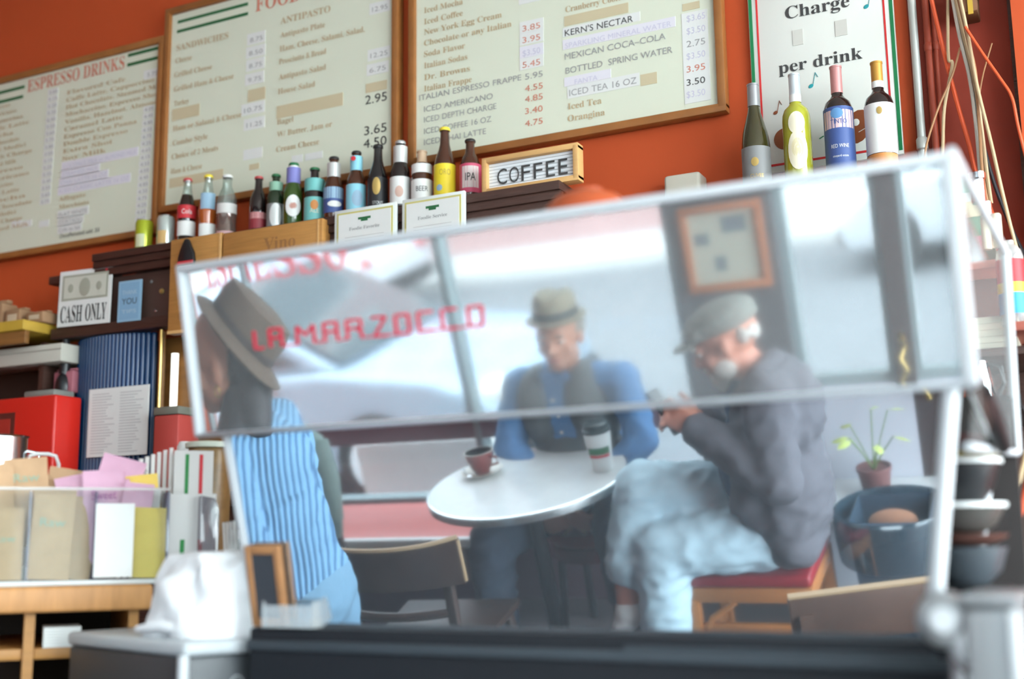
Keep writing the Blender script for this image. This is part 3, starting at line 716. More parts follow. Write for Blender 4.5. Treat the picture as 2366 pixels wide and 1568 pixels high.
MB().tube([(0.0, 0, -0.3), (0.0, 0, 1.45)], 0.0105, 12).build('conduit_pipe', M_galv, cd, smooth=True)
MB().lathe([(.0105, 0), (.0145, .004), (.0145, .030), (.0120, .034)], 12, (0, 0, 0.16)).build('coupling', M_galv, cd, smooth=True)
MB().box(-0.025, 0.025, 0.004, 0.012, 0.62, 0.64).build('pipe_strap', M_galv, cd)
M_redpipe = mat('painted_red_pipe', (.34, .055, .025), .5)
for px, lab in [((2143, 0), 'red painted pipe next to the grey conduit'), ((2160, 0), 'thin red painted pipe farther from the conduit')]:
    q = W(px[0], 100, 3.06); pp = thing('painted_pipe', lab, 'pipe', (float(q[0]), 3.073, 1.92), group='painted pipes')
    MB().tube([(0, 0, 0), (0, 0, 1.75)], 0.009 if px[0] < 2150 else 0.006, 10).build('pipe_run', M_redpipe, pp, smooth=True)
    MB().lathe([(.006, 0), (.0085, .003), (.0085, .02), (.006, .023)] if px[0] > 2150 else [(.009, 0), (.011, .003), (.011, .02), (.009, .023)], 10, (0, 0, .7)).build('pipe_joint', M_redpipe, pp, smooth=True)
M_cbeige = mat('beige_cable', (.52, .38, .22), .5); M_cred = mat('red_orange_cable', (.70, .10, .03), .45); M_cblack = mat('black_cable', (.02, .02, .025), .5); M_cbrn = mat('tan_wire', (.40, .20, .09), .5); M_corange = mat('orange_cord', (.62, .14, .02), .45); M_cwhite = mat('grey_cable', (.55, .52, .45), .5)
CG = 'loose cables in the corner'
run('cable', 'thick red-orange cable slanting down past the pipes', 'cable', [(2148, -20), (2178, 110), (2212, 240), (2238, 330), (2256, 405), (2284, 470), (2318, 570), (2345, 650), (2380, 700)], .0055, M_cred, group=CG)
run('cable', 'beige cable with a knot hanging straight from the top', 'cable', [(2190, -20), (2190, 80), (2192, 138), (2200, 150), (2182, 250), (2178, 345), (2170, 420)], .0042, M_cbeige, 3.02, group=CG)
run('cable', 'thin tan wire crossing from the knot towards the conduit', 'cable', [(2218, 110), (2200, 175), (2168, 250), (2142, 330), (2134, 380)], .0028, M_cbrn, 3.01, group=CG)
run('cable', 'pale beige cable of the bundle, outermost', 'cable', [(2203, -20), (2228, 90), (2252, 190), (2268, 300), (2280, 400), (2290, 470)], .0050, M_cbeige, 3.0, group=CG)
run('cable', 'greyish cable running inside the bundle', 'cable', [(2198, -20), (2216, 80), (2240, 180), (2256, 300), (2266, 420), (2276, 490)], .0045, M_cwhite, 3.0, group=CG)
run('cable', 'brown cable running inside the bundle', 'cable', [(2210, -20), (2236, 90), (2254, 170), (2262, 280), (2270, 400), (2284, 480)], .0040, M_cbrn, 2.99, group=CG)
run('cable', 'long pale cable curving away to the right of the bundle', 'cable', [(2215, -20), (2240, 100), (2258, 200), (2290, 330), (2315, 440), (2345, 560), (2372, 640)], .0042, M_cbeige, 2.98, group=CG)
run('cable', 'black cable hanging behind the bundle', 'cable', [(2236, 160), (2262, 290), (2290, 400), (2318, 480), (2345, 545), (2374, 600)], .0045, M_cblack, 3.02, group=CG)
run('cable', 'red wire looping over the pier to the frame edge', 'cable', [(2230, 62), (2268, 120), (2310, 180), (2338, 225), (2352, 290), (2372, 370)], .0036, M_cred, 2.97, group=CG)
run('cable', 'thin reddish wire hanging between the bundle and the pier', 'cable', [(2292, 100), (2272, 170), (2262, 230), (2260, 300)], .0020, M_cbrn, 3.02, group=CG)
bk = thing('wooden_bracket', 'weathered wooden bracket block with a yellow edge above the cables', 'bracket', tuple(float(k) for k in W(2240, 38, 3.04)))
MB().box(-0.035, 0.022, -0.03, 0.055, 0.0, 0.09).build('bracket_block', mat('old_wood', (.16, .07, .03), .7, var=.4, scale=20), bk, bev=0.004)
MB().box(0.0, 0.012, -0.034, -0.03, -0.008, 0.09).build('yellow_edge', lm('old_yellow', (.50, .32, .04)), bk)
# lower loose cords in front of the dark panel
run('cable', 'orange cord hanging down beside the machine', 'cable', [(2304, 1010), (2308, 1080), (2316, 1150), (2302, 1215), (2312, 1290), (2324, 1370), (2326, 1440)], .0060, M_corange, 2.2, group=CG)
run('cable', 'red cord sweeping down across the dark panel', 'cable', [(2380, 1100), (2356, 1190), (2336, 1262), (2304, 1312), (2262, 1338)], .0060, M_cred, 2.2, group=CG)
run('cable', 'orange cord looped into a low arch', 'cable', [(2258, 1330), (2280, 1302), (2306, 1298), (2340, 1308), (2380, 1330)], .0048, M_corange, 2.15, group=CG)
run('cable', 'beige cord crossing the red cord', 'cable', [(2372, 1040), (2348, 1140), (2330, 1230), (2322, 1300), (2304, 1400)], .0042, M_cbeige, 2.25, group=CG)
run('cable', 'thin beige wire below the cord arch', 'cable', [(2276, 1268), (2300, 1296), (2330, 1330), (2380, 1345)], .0026, M_cbeige, 2.2, group=CG)
run('cable', 'thin pale wire running down near the rear rod', 'cable', [(2272, 1285), (2282, 1330), (2294, 1390), (2300, 1440)], .0026, M_cwhite, 2.2, group=CG)

# ------------------------------------------------------------------ corner shelf seen past the machine's clear side
def q3(px, py, Y): return tuple(float(k) for k in W(px, py, Y))
a = q3(2226, 625, 2.80); c = q3(2318, 612, 2.80)
cs = thing('corner_shelf', 'red painted plank shelf carrying a pile of books beside the machine', 'shelf', (a[0], 2.86, a[2]))
M_redshelf = mat('red_painted_wood', (.50, .15, .11), .6, var=.2, scale=12)
MB().box(-0.14, c[0]-a[0]+0.01, -0.09, 0.20, -0.006, 0.012).build('shelf_plank', M_redshelf, cs, bev=0.002)
MB().box(-0.14, c[0]-a[0]+0.01, 0.03, 0.06, -0.16, -0.006).build('brown_backboard', mat('brown_backboard', (.07, .035, .028), .7, var=.4, scale=10), cs)
zb = a[2]+0.012
bk_list = [(580, 605, 'dark_green', (.03, .05, .02), 'dark green book at the bottom of the pile', .10), (550, 578, 'rose', (.42, .16, .20), 'rose-covered book second in the pile', .095), (508, 548, 'green', (.10, .25, .16), 'green book in the middle of the pile', .10),
           (474, 506, 'cream', (.68, .60, .42), 'cream book above the green one', .09), (455, 473, 'white', (.66, .68, .68), 'thin white book near the top of the pile', .085), (425, 455, 'sea', (.24, .45, .38), 'sea-green book on top of the pile', .08)]
for i, (p0, p1, nm, c_, lab, wd) in enumerate(bk_list):
    th = (p1-p0)/2750*2.95*1.0+0.002
    x1 = c[0]-0.012-i*0.005
    bt = thing('book', lab, 'book', (x1-wd/2, 2.86, zb), group='books piled on the corner shelf')
    m = lm('book_'+nm, c_, .5)
    MB().box(-wd/2, wd/2, -0.075, 0.075, 0, 0.003).build('cover', m, bt); MB().box(-wd/2, wd/2, -0.075, 0.075, th-0.003, th-0.0005).build('cover', m, bt)
    MB().box(-wd/2, wd/2, -0.075, -0.072, 0.003, th-0.003).build('spine', m, bt)
    MB().box(-wd/2+0.003, wd/2-0.003, -0.0718, 0.072, 0.0032, th-0.0032).build('page_block', K_cream, bt)
    zb += th
# paper stack, kettle and tray on a lower plank
a = q3(2250, 806, 2.75); c = q3(2335, 806, 2.75)
lp = thing('lower_shelf', 'dark plank under the paper stack in the corner', 'shelf', (a[0], 2.84, a[2]-0.02))
MB().box(-0.12, c[0]-a[0]+0.03, -0.10, 0.21, 0, 0.018).build('shelf_plank', M_darkwood, lp, bev=0.002)
ps = thing('paper_stack', 'thick stack of cream paper sheets beside the machine', 'paper stack', (a[0]-0.02, 2.84, a[2]-0.002))
for i in range(5): MB().box(-0.01+random.uniform(-.003, .003), 0.112+random.uniform(-.003, .003), -0.08, 0.035, i*0.0145, i*0.0145+0.0138).build('sheet_bundle', mat('cream_sheets', (.62, .58, .47), .8, var=.12, scale=60, stretch=(1, 1, 20)), ps)
a = q3(2300, 945, 2.6)
ks = thing('kettle_shelf', 'black metal shelf holding a chrome jug in the corner', 'shelf', (a[0]-0.02, 2.72, a[2]))
MB().box(-0.12, 0.07, -0.10, 0.33, 0, 0.012).build('shelf_plate', M_black, ks, bev=0.002)
MB().box(-0.12, 0.07, -0.105, -0.10, 0, 0.030).build('front_lip', M_black, ks)
kt = thing('chrome_jug', 'tall chrome jug with a black handle on the corner shelf', 'jug', (a[0]-0.035, 2.70, a[2]+0.0125))
MB().lathe([(0, 0), (.034, 0), (.036, .01), (.032, .05), (.024, .085), (.022, .10), (.020, .10), (.020, .09), (0, .05)], 24).build('jug_body', M_chrome, kt, smooth=True)
MB().tube([(.022, -.01, .095), (.046, -.012, .085), (.050, -.012, .05), (.034, -.01, .02)], .005, 8).build('jug_handle', M_black, kt, smooth=True)
# bottle with a red, yellow and blue label on a red ledge
a = q3(2330, 745, 2.70)
rl = thing('red_ledge', 'red painted ledge at the frame edge under the striped bottle', 'shelf', (a[0], 2.78, a[2]-0.022))
MB().box(0.004, 0.22, -0.10, 0.215, 0, 0.02).build('ledge_plank', M_redshelf, rl, bev=0.002)
a = q3(2334, 742, 2.72)
sb = thing('striped_bottle', 'plastic bottle with red, yellow and blue label bands at the frame edge', 'bottle', (a[0]+0.008, 2.74, a[2]-0.006))
MB().lathe([(0, 0), (.026, 0), (.028, .004), (.028, .15), (.024, .165), (.012, .178), (.012, .186), (0, .186)], 24).build('bottle_body', clear_mat('milky_plastic', '#e6ece8', .25, .1), sb, smooth=True)
for z0, z1, m in [(.090, .142, K_red), (.068, .090, K_yel), (.022, .068, lm('label_azure', (.03, .30, .60)))]: MB().lathe([(.0288, z0), (.0288, z1)], 24, caps=False).build('label_band', m, sb, smooth=True)
# metal fittings hanging from the cables
a = q3(2262, 470, 2.72)
ft = thing('cable_fitting', 'chrome cable fitting with two cream tubes hanging above the books', 'fitting', a)
MB().lathe([(0, .0), (.014, 0), (.016, .003), (.016, .052), (.019, .055), (.019, .068), (0, .070)], 18).build('chrome_sleeve', M_chrome, ft, smooth=True)
MB().lathe([(0, -.03), (.010, -.03), (.012, -.026), (.012, 0), (0, 0)], 14, (.014, 0, 0)).build('chrome_collar', M_chrome, ft, smooth=True)
for dx, z in ((.010, -.03), (.032, -.028)): MB().lathe([(0, -.075), (.0095, -.075), (.0105, -.07), (.0105, -.004), (.008, 0), (0, 0)], 14, (dx, 0, z)).build('cream_tube', K_cream, ft, smooth=True)

# ------------------------------------------------------------------ back bar below the shelf (left)
M_interior = mat('dark_interior', (.030, .016, .010), .7, var=.3, scale=6)
M_amber = mat('amber_wood', (.20, .085, .02), .5, var=.35, scale=8, stretch=(1, 1, 6))
bb = thing('back_bar', 'dark wooden back bar cabinet under the wall shelf', 'cabinet', (-3.2, 3.0, 0))
def bbx(nm, m, x0, x1, y0, y1, z0, z1, **k): return MB().box(x0+3.2, x1+3.2, y0-3.0, y1-3.0, z0, z1).build(nm, m, bb, **k)
bbx('back_panel', M_interior, -4.6, -1.2, 3.07, 3.095, 0.0, 2.09)
bbx('amber_panel', M_amber, -2.83, -2.2, 3.05, 3.07, 1.3, 2.09)
bbx('counter_top', M_darkwood, -4.6, -1.2, 2.62, 3.07, 1.50, 1.54, bev=.003)
bbx('base_cabinet', M_darkwood, -4.6, -1.2, 2.66, 3.07, 0.0, 1.50)
bbx('upright', M_darkwood, -3.245, -3.225, 2.90, 3.07, 1.54, 2.09)
M_yshelf = mat('yellow_shelf', (.42, .26, .03), .5, var=.3, scale=10)
bbx('bag_shelf', M_yshelf, -4.6, -3.22, 2.80, 3.07, 2.12, 2.155, bev=.003)
bbx('bag_shelf_rail', M_amber, -4.6, -3.22, 2.81, 2.83, 2.075, 2.119, bev=.002)
# paper bags on the yellow shelf
for i, (px0, px1, pt, lab) in enumerate([(-40, 26, 702, 'brown paper coffee bag cut by the frame edge'), (30, 66, 715, 'brown paper coffee bag in the middle of the shelf row'), (78, 118, 722, 'brown paper coffee bag with a red tag nearest the notice')]):
    a = q3(px0, pt, 2.9); c = q3(px1, pt, 2.9)
    w, h = c[0]-a[0], a[2]-2.1555
    t = thing('paper_bag', lab, 'paper bag', ((a[0]+c[0])/2, 2.90, 2.1555), group='paper coffee bags on the yellow shelf')
    MB().prism([(-w/2, 0), (w/2, 0), (w/2*.96, h*.72), (w/2*.9, h*.86), (-w/2*.9, h*.86), (-w/2*.96, h*.72)], -.035, .035).build('bag_body', M_kraft, t, bev=.004)
    MB().box(-w/2*.92, w/2*.92, -.012, .012, h*.86, h).build('folded_top', M_kraft, t, bev=.003)
    MB().box(-w*.28, w*.28, -.0365, -.035, h*.25, h*.60).build('bag_label', lm('bag_label', (.52, .42, .30)), t)
    if i == 2: MB().box(-w*.3, -w*.12, -.0145, -.012, h*.84, h*1.0).build('red_tag', K_red, t)
# plain pale box under the shelf, not a lamp
a = q3(0, 815, 2.86); c = q3(132, 880, 2.86)
t = thing('under_shelf_box', 'pale grey box fixed under the yellow shelf', 'lamp', (a[0]-.1, 2.93, 2.0755-.062))
MB().box(-.1, c[0]-a[0]+.1, -.06, .06, 0, .062).build('carton_shell', lm('carton_grey', (.48, .46, .40)), t, bev=.003)
MB().box(-.1, c[0]-a[0]+.1, -.0615, -.06, .040, .044).build('carton_seam', lm('seam_grey', (.32, .30, .26)), t)
# red machine
a = q3(-60, 920, 2.84); c = q3(150, 920, 2.84)
rm = thing('red_grinder', 'bright red coffee grinder housing with a grey lid at the frame edge', 'coffee grinder', (c[0]-.20, 2.87, 1.5405))
gh = c[2]-1.5405+.01
M_redm = mat('red_enamel', (.58, .02, .012), .35)
MB().box(-.22, .20, -.07, .045, 0, gh).build('housing', M_redm, rm, bev=.008, seg=3)
MB().box(.03, .17, -.05, .04, gh+.0005, gh+.022).build('grey_lid', lm('lid_grey', (.20, .21, .19)), rm, bev=.006)
MB().box(-.12, .02, -.0715, -.0705, gh*.52, gh*.86).build('badge_plate', lm('badge_dark', (.10, .02, .015)), rm)
MB().box(-.10, .0, -.0725, -.0715, gh*.58, gh*.80).build('badge_inset', lm('badge_red', (.38, .03, .02)), rm)
for k in range(2): MB().box(-.10+.06*k, -.07+.06*k, -.0755, -.0705, gh*.30, gh*.42).build('button', M_black, rm, bev=.003)
# black hopper and pink packet
a = q3(100, 880, 2.92)
t = thing('pink_packet', 'dull pink packet standing in the shadow of the shelf', 'packet', (a[0], 2.94, 1.98))
t.location.z = 1.5405+gh+.0235; t.location.x = rm.location.x+.10
MB().box(-.045, .045, -.02, .02, 0, .075).build('packet_body', lm('dull_pink', (.36, .12, .15)), t, bev=.006)
MB().box(-.045, .045, -.004, .004, .075, .085).build('packet_crimp', MATS['dull_pink'], t)
a = q3(150, 800, 2.92)
t = thing('hanging_scoop', 'black scoop hanging from the fascia beside the blue screen', 'scoop', (a[0], 2.925, 2.0975))
MB().tube([(0, 0, 0), (.004, 0, -.06), (-.004, 0, -.12)], [.012, .016, .018], 10).build('scoop_handle', M_black, t, smooth=True)
MB().ell((-.004, 0, -.165), (.030, .024, .050), 16, 10).build('scoop_bowl', M_black, t, smooth=True)
MB().tube([(-.006, -.02, -.20), (-.010, -.022, -.26)], [.006, .005], 8).build('brass_tip', M_brass, t, smooth=True)
# blue ribbed screen with the price sheet
a = q3(165, 800, 2.93); c = q3(343, 800, 2.93)
bs = thing('ribbed_screen', 'glossy blue ribbed screen curving out below the fascia', 'screen', ((a[0]+c[0])/2, 3.0, 1.5405))
w = c[0]-a[0]; hh = 2.095-1.5405
M_blue = mat('glossy_blue', (.008, .045, .13), .12, spec=.45)
n = 22
for i in range(n):
    t0 = -1+2*i/n; x = (t0+1/n)*w/2; y = -.075*math.sqrt(max(0, 1-(t0+1/n)**2*.85))
    MB().lathe([(w/n*.58, 0), (w/n*.58, hh)], 10, (x, y, 0)).build('rib', M_blue, bs, smooth=True)
t, w2_, h2 = note('price_sheet', 'white two-column price sheet taped on the blue ribbed screen', 'price sheet', *[float(k) for k in (W(197, 950, 2.89)[0], W(335, 950, 2.89)[0], W(265, 1052, 2.89)[2], W(265, 893, 2.89)[2])], 2.905, M_paper)
for cc in range(2):
    for k in range(22):
        MB().box(-w2_*.44+cc*w2_*.47, -w2_*.44+cc*w2_*.47+w2_*random.uniform(.22, .40), -.0016, -.001, h2*(.05+.041*k), h2*(.05+.041*k)+.0032).build('text_line', lm('sheet_print', (.50, .50, .50)), t)
for (px, m, r, lab) in [(351, M_brass, .007, 'polished brass pole beside the blue screen'), (340, M_amber, .009, 'brown wooden pole beside the brass pole')]:
    a = q3(px, 950, 2.90); t = thing('upright_pole', lab, 'pole', (a[0], 2.93 if m is M_brass else 2.96, 1.5405), group='poles beside the blue screen')
    MB().tube([(0, 0, 0), (0, 0, .553)], r, 12).build('pole_shaft', m, t, smooth=True)
    MB().lathe([(.012, 0), (.016, .004), (.016, .012), (.012, .016)], 12).build('pole_foot', m, t, smooth=True)
a = q3(356, 960, 2.86); c = q3(412, 960, 2.86)
t = thing('red_tin', 'tall dull red tin with a grey lid on the back bar', 'tin', ((a[0]+c[0])/2, 2.90, 1.5405))
w = (c[0]-a[0])/2; h = a[2]-1.5405
MB().box(-w, w, -.04, .06, 0, h).build('tin_body', lm('tin_red', (.42, .06, .05), .4), t, bev=.006)
MB().box(-w*1.03, w*1.03, -.043, .063, h+.0004, h+.026).build('tin_lid', lm('tin_lid_grey', (.16, .16, .13), .5), t, bev=.004)
a = q3(392, 900, 3.0); b0 = q3(392, 815, 3.0)
t = thing('lit_tube', 'white glowing tube standing inside the amber cabinet', 'lamp', (a[0], 3.02, 1.5405))
MB().lathe([(.012, 0), (.012, b0[2]-1.5405)], 12).build('tube_glass', mat('lamp_white', (.60, .60, .54), .5, emit=.15), t, smooth=True)
MB().lathe([(.018, 0), (.018, .02), (.010, .03)], 12).build('tube_socket', M_black, t, smooth=True)

# ------------------------------------------------------------------ serving counter and espresso machine
TH = math.radians(12.0)
NN = np.array([0, -math.cos(TH), -math.sin(TH)]); D0 = -1.7943950738
def on_mirror(px, py):
    r = FW+RT*(px-CX)/FPX-UP*(py-CY)/FPX
    return EYE+r*((D0-NN@EYE)/(NN@r))
MZ = 1.565; MY = (-D0-math.sin(TH)*MZ)/math.cos(TH)
def mloc(px, py):
    p = on_mirror(px, py); return float(p[0]), float((p[2]-MZ)/math.cos(TH))
ct = thing('bar_counter', 'dark bar counter carrying the espresso machine', 'counter', (-0.7, 1.6, 0))
MB().box(-.90, 1.1, -.36, .50, 1.00, 1.045).build('worktop', mat('counter_black', (.02, .021, .024), .4), ct, bev=.004)
MB().box(-.88, 1.08, -.32, .48, 0, 1.00).build('counter_front', M_darkwood, ct)
for k in range(5): MB().box(-.70+k*.355, -.37+k*.355, -.335, -.3205, .08, .94).build('front_panel', M_darkwood, ct, bev=.004)

em = thing('espresso_machine', 'mirror-polished espresso machine with red stencilled lettering on its back', 'espresso machine', (0, MY, MZ))
ROT = (TH, 0, 0)
M_mirU = steel_mirror('polished_steel_upper', (.66, .69, .71, 1), .045, .10, '#e8eef2', bump=.02)
M_mirL = steel_mirror('polished_steel_lower', (.66, .71, .76, 1), .028, .07, '#b9c6d2')
M_edge = mat('white_edge', (.50, .52, .54), .35)
M_edgeg = mat('grey_edge', (.36, .38, .40), .35, .5)
UX0, UX1, UH = -1.302, -0.130, 0.275
def bend(x):
    y = 0.0
    if x > UX1-.12: y += .13*(x-(UX1-.12))**2
    if x < UX0+.15: y += .15*((UX0+.15)-x)**2
    return y
gv = []; gf = []; nx = 72; nz_ = 4
for j in range(nz_+1):
    for i in range(nx+1):
        x = UX0+(UX1-UX0)*i/nx; gv.append((x, bend(x), UH*j/nz_))
for j in range(nz_):
    for i in range(nx): k = j*(nx+1)+i; gf.append((k, k+1, k+nx+2, k+nx+1))
mu = MB().add(gv, gf).build('upper_mirror_panel', M_mirU, em, smooth=True, rot=ROT, loc=(0, -.012*math.cos(TH), -.012*math.sin(TH)))
MB().box(UX0, UX1, .004, .012, .002, UH-.002).build('panel_backing', M_steel, mu)
MB().box(UX0-.004, UX1+.006, -.007, .016, UH-.013, UH).build('top_edge', M_edge, mu, bev=.003)
MB().box(UX0-.004, UX1+.006, -.005, .013, -.005, .003).build('bottom_edge', M_edgeg, mu, bev=.002)
MB().box(UX0-.004, UX0+.006, -.006, .014, .0, UH-.004).build('end_edge', M_edge, mu, bev=.002)
MB().box(UX1-.012, UX1+.006, -.007, .016, .0, UH-.004).build('end_edge', M_edge, mu, bev=.003)
# stencilled name, square strokes joined along the base line
x0, v0 = mloc(602, 802); x1, v1 = mloc(1126, 752)
LWd = x1-x0; LHt = .0275
GL = {'L': [[(0, 1), (0, 0), (1, 0)]], 'A': [[(0, 0), (0, 1), (1, 1), (1, 0)], [(0, .5), (1, .5)]], 'M': [[(0, 0), (0, 1), (.5, .45), (1, 1), (1, 0)]], 'R': [[(0, 0), (0, 1), (1, 1), (1, .55), (0, .55)], [(.55, .55), (1, .35), (1, 0)]],
      'Z': [[(0, 1), (1, 1), (.1, 0), (1, 0)]], 'O': [[(0, 0), (0, 1), (1, 1), (1, 0), (0, 0)]], 'C': [[(1, 1), (0, 1), (0, 0), (1, 0)]]}
M_redst = mat('red_stencil', (.62, .015, .05), .45)
cells = [('L', 0, .55), ('A', 1, .75), ('M', 2.75, 1.05), ('A', 4.45, .78), ('R', 5.85, .85), ('Z', 7.35, .85), ('O', 8.75, .75), ('C', 10.05, .85), ('C', 11.4, .85), ('O', 12.85, .75)]
tot = 13.6; u = LWd/tot
def stroke(mb, a, c, w=.0036): mb.bar((a[0], -.0013, a[1]), (c[0], -.0013, c[1]), .0012, w, up=(0, 0, 1) if abs(a[0]-c[0]) > 1e-5 else (1, 0, 0))
zb0 = .5*(v0+v1)
for i, (c, xo, wd) in enumerate(cells):
    mb = MB()
    for pl_ in GL[c]:
        for a, d in zip(pl_[:-1], pl_[1:]):
            stroke(mb, (x0+(xo+a[0]*wd)*u, zb0+a[1]*LHt), (x0+(xo+d[0]*wd)*u, zb0+d[1]*LHt), .0040 if a[0] != d[0] else .0046)
    mb.build('stencil_letter', M_redst, mu)
for xa, xb in [(1.75, 2.75), (3.8, 4.45), (5.23, 5.85), (6.7, 7.4), (8.2, 8.75), (10.9, 11.4), (12.25, 12.85)]:
    mb = MB(); stroke(mb, (x0+xa*u, zb0), (x0+xb*u, zb0), .0026); mb.build('stencil_link', M_redst, mu)
# lower mirror, tapered
p = [mloc(528, 1008), mloc(2190, 892), mloc(2146, 1472), mloc(602, 1446)]
LB = -.312
ml = MB().add([(p[0][0], 0, .0), (p[1][0], 0, .0), (p[2][0], 0, LB), (p[3][0], 0, LB)], [(0, 3, 2, 1)]).build('lower_mirror_panel', M_mirL, em, rot=ROT)
MB().add([(p[0][0], .004, .0), (p[1][0], .004, .0), (p[2][0], .004, LB), (p[3][0], .004, LB), (p[0][0], .012, .0), (p[1][0], .012, .0), (p[2][0], .012, LB), (p[3][0], .012, LB)], [(0, 1, 2, 3), (7, 6, 5, 4), (0, 4, 5, 1), (1, 5, 6, 2), (2, 6, 7, 3), (3, 7, 4, 0)]).build('panel_backing', M_steel, ml)
MB().bar((p[0][0]-.004, 0, 0), (p[3][0]-.004, 0, LB), .008, .012, up=(0, 1, 0)).build('end_edge', M_edge, ml)
MB().tube([(p[1][0]+.004, 0, .0), (p[2][0]+.004, 0, LB+.005)], .0105, 14).build('front_rod', M_edge, ml, smooth=True)
# side: clear panel framed by pale bars, rear rod
def rel(v): return (v[0], v[1]-MY, v[2]-MZ)
fT = (UX1, MY-.057, MZ+.27); fB = (UX1, MY, MZ-.01)
bT = q3(2322, 582, 2.03); bB = q3(2349, 1046, 2.03); fM = q3(2237, 1032, 1.56)
sp = MB().add([rel(fT), rel(bT), rel(bB), rel(fM), rel(fB)], [(0, 1, 2, 3, 4)]).build('side_panel', clear_mat('side_acrylic', '#eef4f2', .06, .07), em)
for a, c, r, nm in [(fT, bT, .006, 'side_bar'), (bT, bB, .0075, 'side_bar'), (bB, fM, .006, 'side_bar')]:
    MB().tube([rel(a), rel(c)], r, 10).build(nm, M_edge, sp, smooth=True)
rr0, rr1 = q3(2288, 1052, 1.93), q3(2250, 1410, 1.93)
MB().tube([rel(rr0), rel(rr1)], .0078, 12).build('rear_rod', M_edge, em, smooth=True)
MB().tube([rel(q3(2240, 880, 1.52)), rel(q3(2290, 1000, 1.70)), rel(q3(2310, 1030, 1.80))], [.012, .010, .008], 10).build('steam_lever', M_chrome, em, smooth=True)
MB().tube([rel(q3(2262, 905, 1.60)), rel(q3(2285, 960, 1.66)), rel(q3(2318, 1032, 1.74))], [.016, .017, .011], 12).build('lever_grip', M_black, em, smooth=True)
# base slab with a soft top bevel
M_base = mat('charcoal_base', (.016, .018, .022), .5, var=.1, scale=5, spec=.15)
zt = 1.259
bs_ = MB().box(-1.235, -.185, 1.546-MY, 1.68-MY, 1.0455-MZ, zt-MZ).build('base_slab', M_base, em, bev=.006, seg=3)
MB().box(-1.235, -.185, 1.5405-MY, 1.5455-MY, 1.225-MZ, 1.240-MZ).build('trim_strip', mat('slate_trim', (.045, .055, .065), .45, spec=.2), bs_, bev=.001)
MB().box(-.60, -.20, 1.5405-MY, 1.5455-MY, 1.2405-MZ, 1.2465-MZ).build('trim_strip', MATS['slate_trim'], bs_)
MB().box(-1.28, -.12, 2.0-MY, 2.03-MY, 1.045-MZ, 1.60-MZ).build('rear_cover', mat('rear_cover_dark', (.03, .025, .024), .5), em)
# top tray with an upturned orange bowl
MB().box(UX0, UX1-.01, MY-.04-MY, 2.0-MY, 1.8205-MZ, 1.826-MZ).build('cup_tray', M_steel, em)
q = q3(1357, 448, 1.60)
ob = thing('orange_bowl', 'translucent orange bowl turned over on top of the machine', 'bowl', (q[0], 1.60, 1.8265))
MB().lathe([(.074, 0), (.073, .025), (.066, .048), (.050, .066), (.028, .075), (0, .077)], 32).build('bowl_shell', mat('orange_plastic', (.45, .085, .025), .3, alpha=.8), ob, smooth=True)
MB().lathe([(.022, .074), (.024, .080), (.020, .080), (.019, .075)], 24).build('foot_ring', MATS['orange_plastic'], ob, smooth=True)

# cups, plates and glasses on the counter beside the machine base
STK = [(2232, 1.80)]
t = thing('black_tray', 'thin black tray holding the stack of dishes beside the machine', 'tray', (*q3(2225, 1400, 1.80)[:2], 1.0455))
cxx, cyy = q3(2226, 1300, 1.80)[:2]
t.location = (cxx, 1.80, 1.0455)
MB().lathe([(0, 0), (.075, 0), (.085, .010), (.088, .022), (.084, .022), (.072, .006), (0, .006)], 32).build('tray_dish', M_black, t, smooth=True)
zz = 1.0525
def dish(nm, lab, cat, prof, m, rim=None):
    global zz
    d = thing(nm, lab, cat, (cxx, 1.80, zz), group='dishes stacked beside the machine')
    MB().lathe(prof, 32).build('dish_body', m, d, smooth=True)
    if rim: MB().lathe([(prof[-2][0]-.003, prof[-2][1]-.002), (prof[-2][0]+.002, prof[-2][1]-.002), (prof[-2][0]+.002, prof[-2][1]+.004), (prof[-2][0]-.003, prof[-2][1]+.004)], 32).build('rim', rim, d, smooth=True)
    zz += max(b_ for a, b_ in prof)+.0008
M_mocha = mat('mocha_ceramic', (.10, .045, .035), .3); M_slate = mat('slate_ceramic', (.05, .06, .07), .3)
dish('storage_jar', 'wide steel jar at the bottom of the dish stack', 'jar', [(0, 0), (.058, 0), (.060, .005), (.060, .15), (.056, .155), (0, .155)], M_steel)
dish('glass_tumbler', 'ribbed amber glass tumbler under the black dishes', 'glass', [(0, 0), (.036, 0), (.040, .01), (.047, .095), (.0, .095)], clear_mat('amber_glass', '#c9b59a', .2, .25, '#8a7560'))
dish('serving_plate', 'black glossy plate above the glass tumbler', 'plate', [(0, 0), (.04, 0), (.062, .010), (.064, .014), (0, .014)], M_black)
dish('slate_bowl', 'dark slate bowl below the brown plates', 'bowl', [(0, 0), (.030, 0), (.050, .02), (.060, .052), (0, .052)], M_slate)
dish('mocha_plate', 'lower brown plate in the stack', 'plate', [(0, 0), (.035, 0), (.060, .012), (.063, .017), (0, .017)], M_mocha)
dish('grey_bowl', 'dark grey bowl with a pale rim above the brown plates', 'bowl', [(0, 0), (.030, 0), (.048, .012), (.062, .038), (0, .038)], mat('graphite_ceramic', (.07, .065, .06), .3), M_white)
dish('black_bowl', 'deep black bowl near the top of the stack', 'bowl', [(0, 0), (.028, 0), (.046, .02), (.060, .060), (0, .060)], M_black, M_white)
dish('gold_plate', 'thin plate with an ochre edge on top of the stack', 'plate', [(0, 0), (.03, 0), (.056, .008), (.060, .012), (0, .012)], mat('ochre_ceramic', (.30, .22, .07), .4))
dish('maroon_plate', 'dark maroon plate above the ochre one', 'plate', [(0, 0), (.03, 0), (.056, .010), (.058, .024), (0, .024)], mat('maroon_ceramic', (.06, .02, .02), .3))

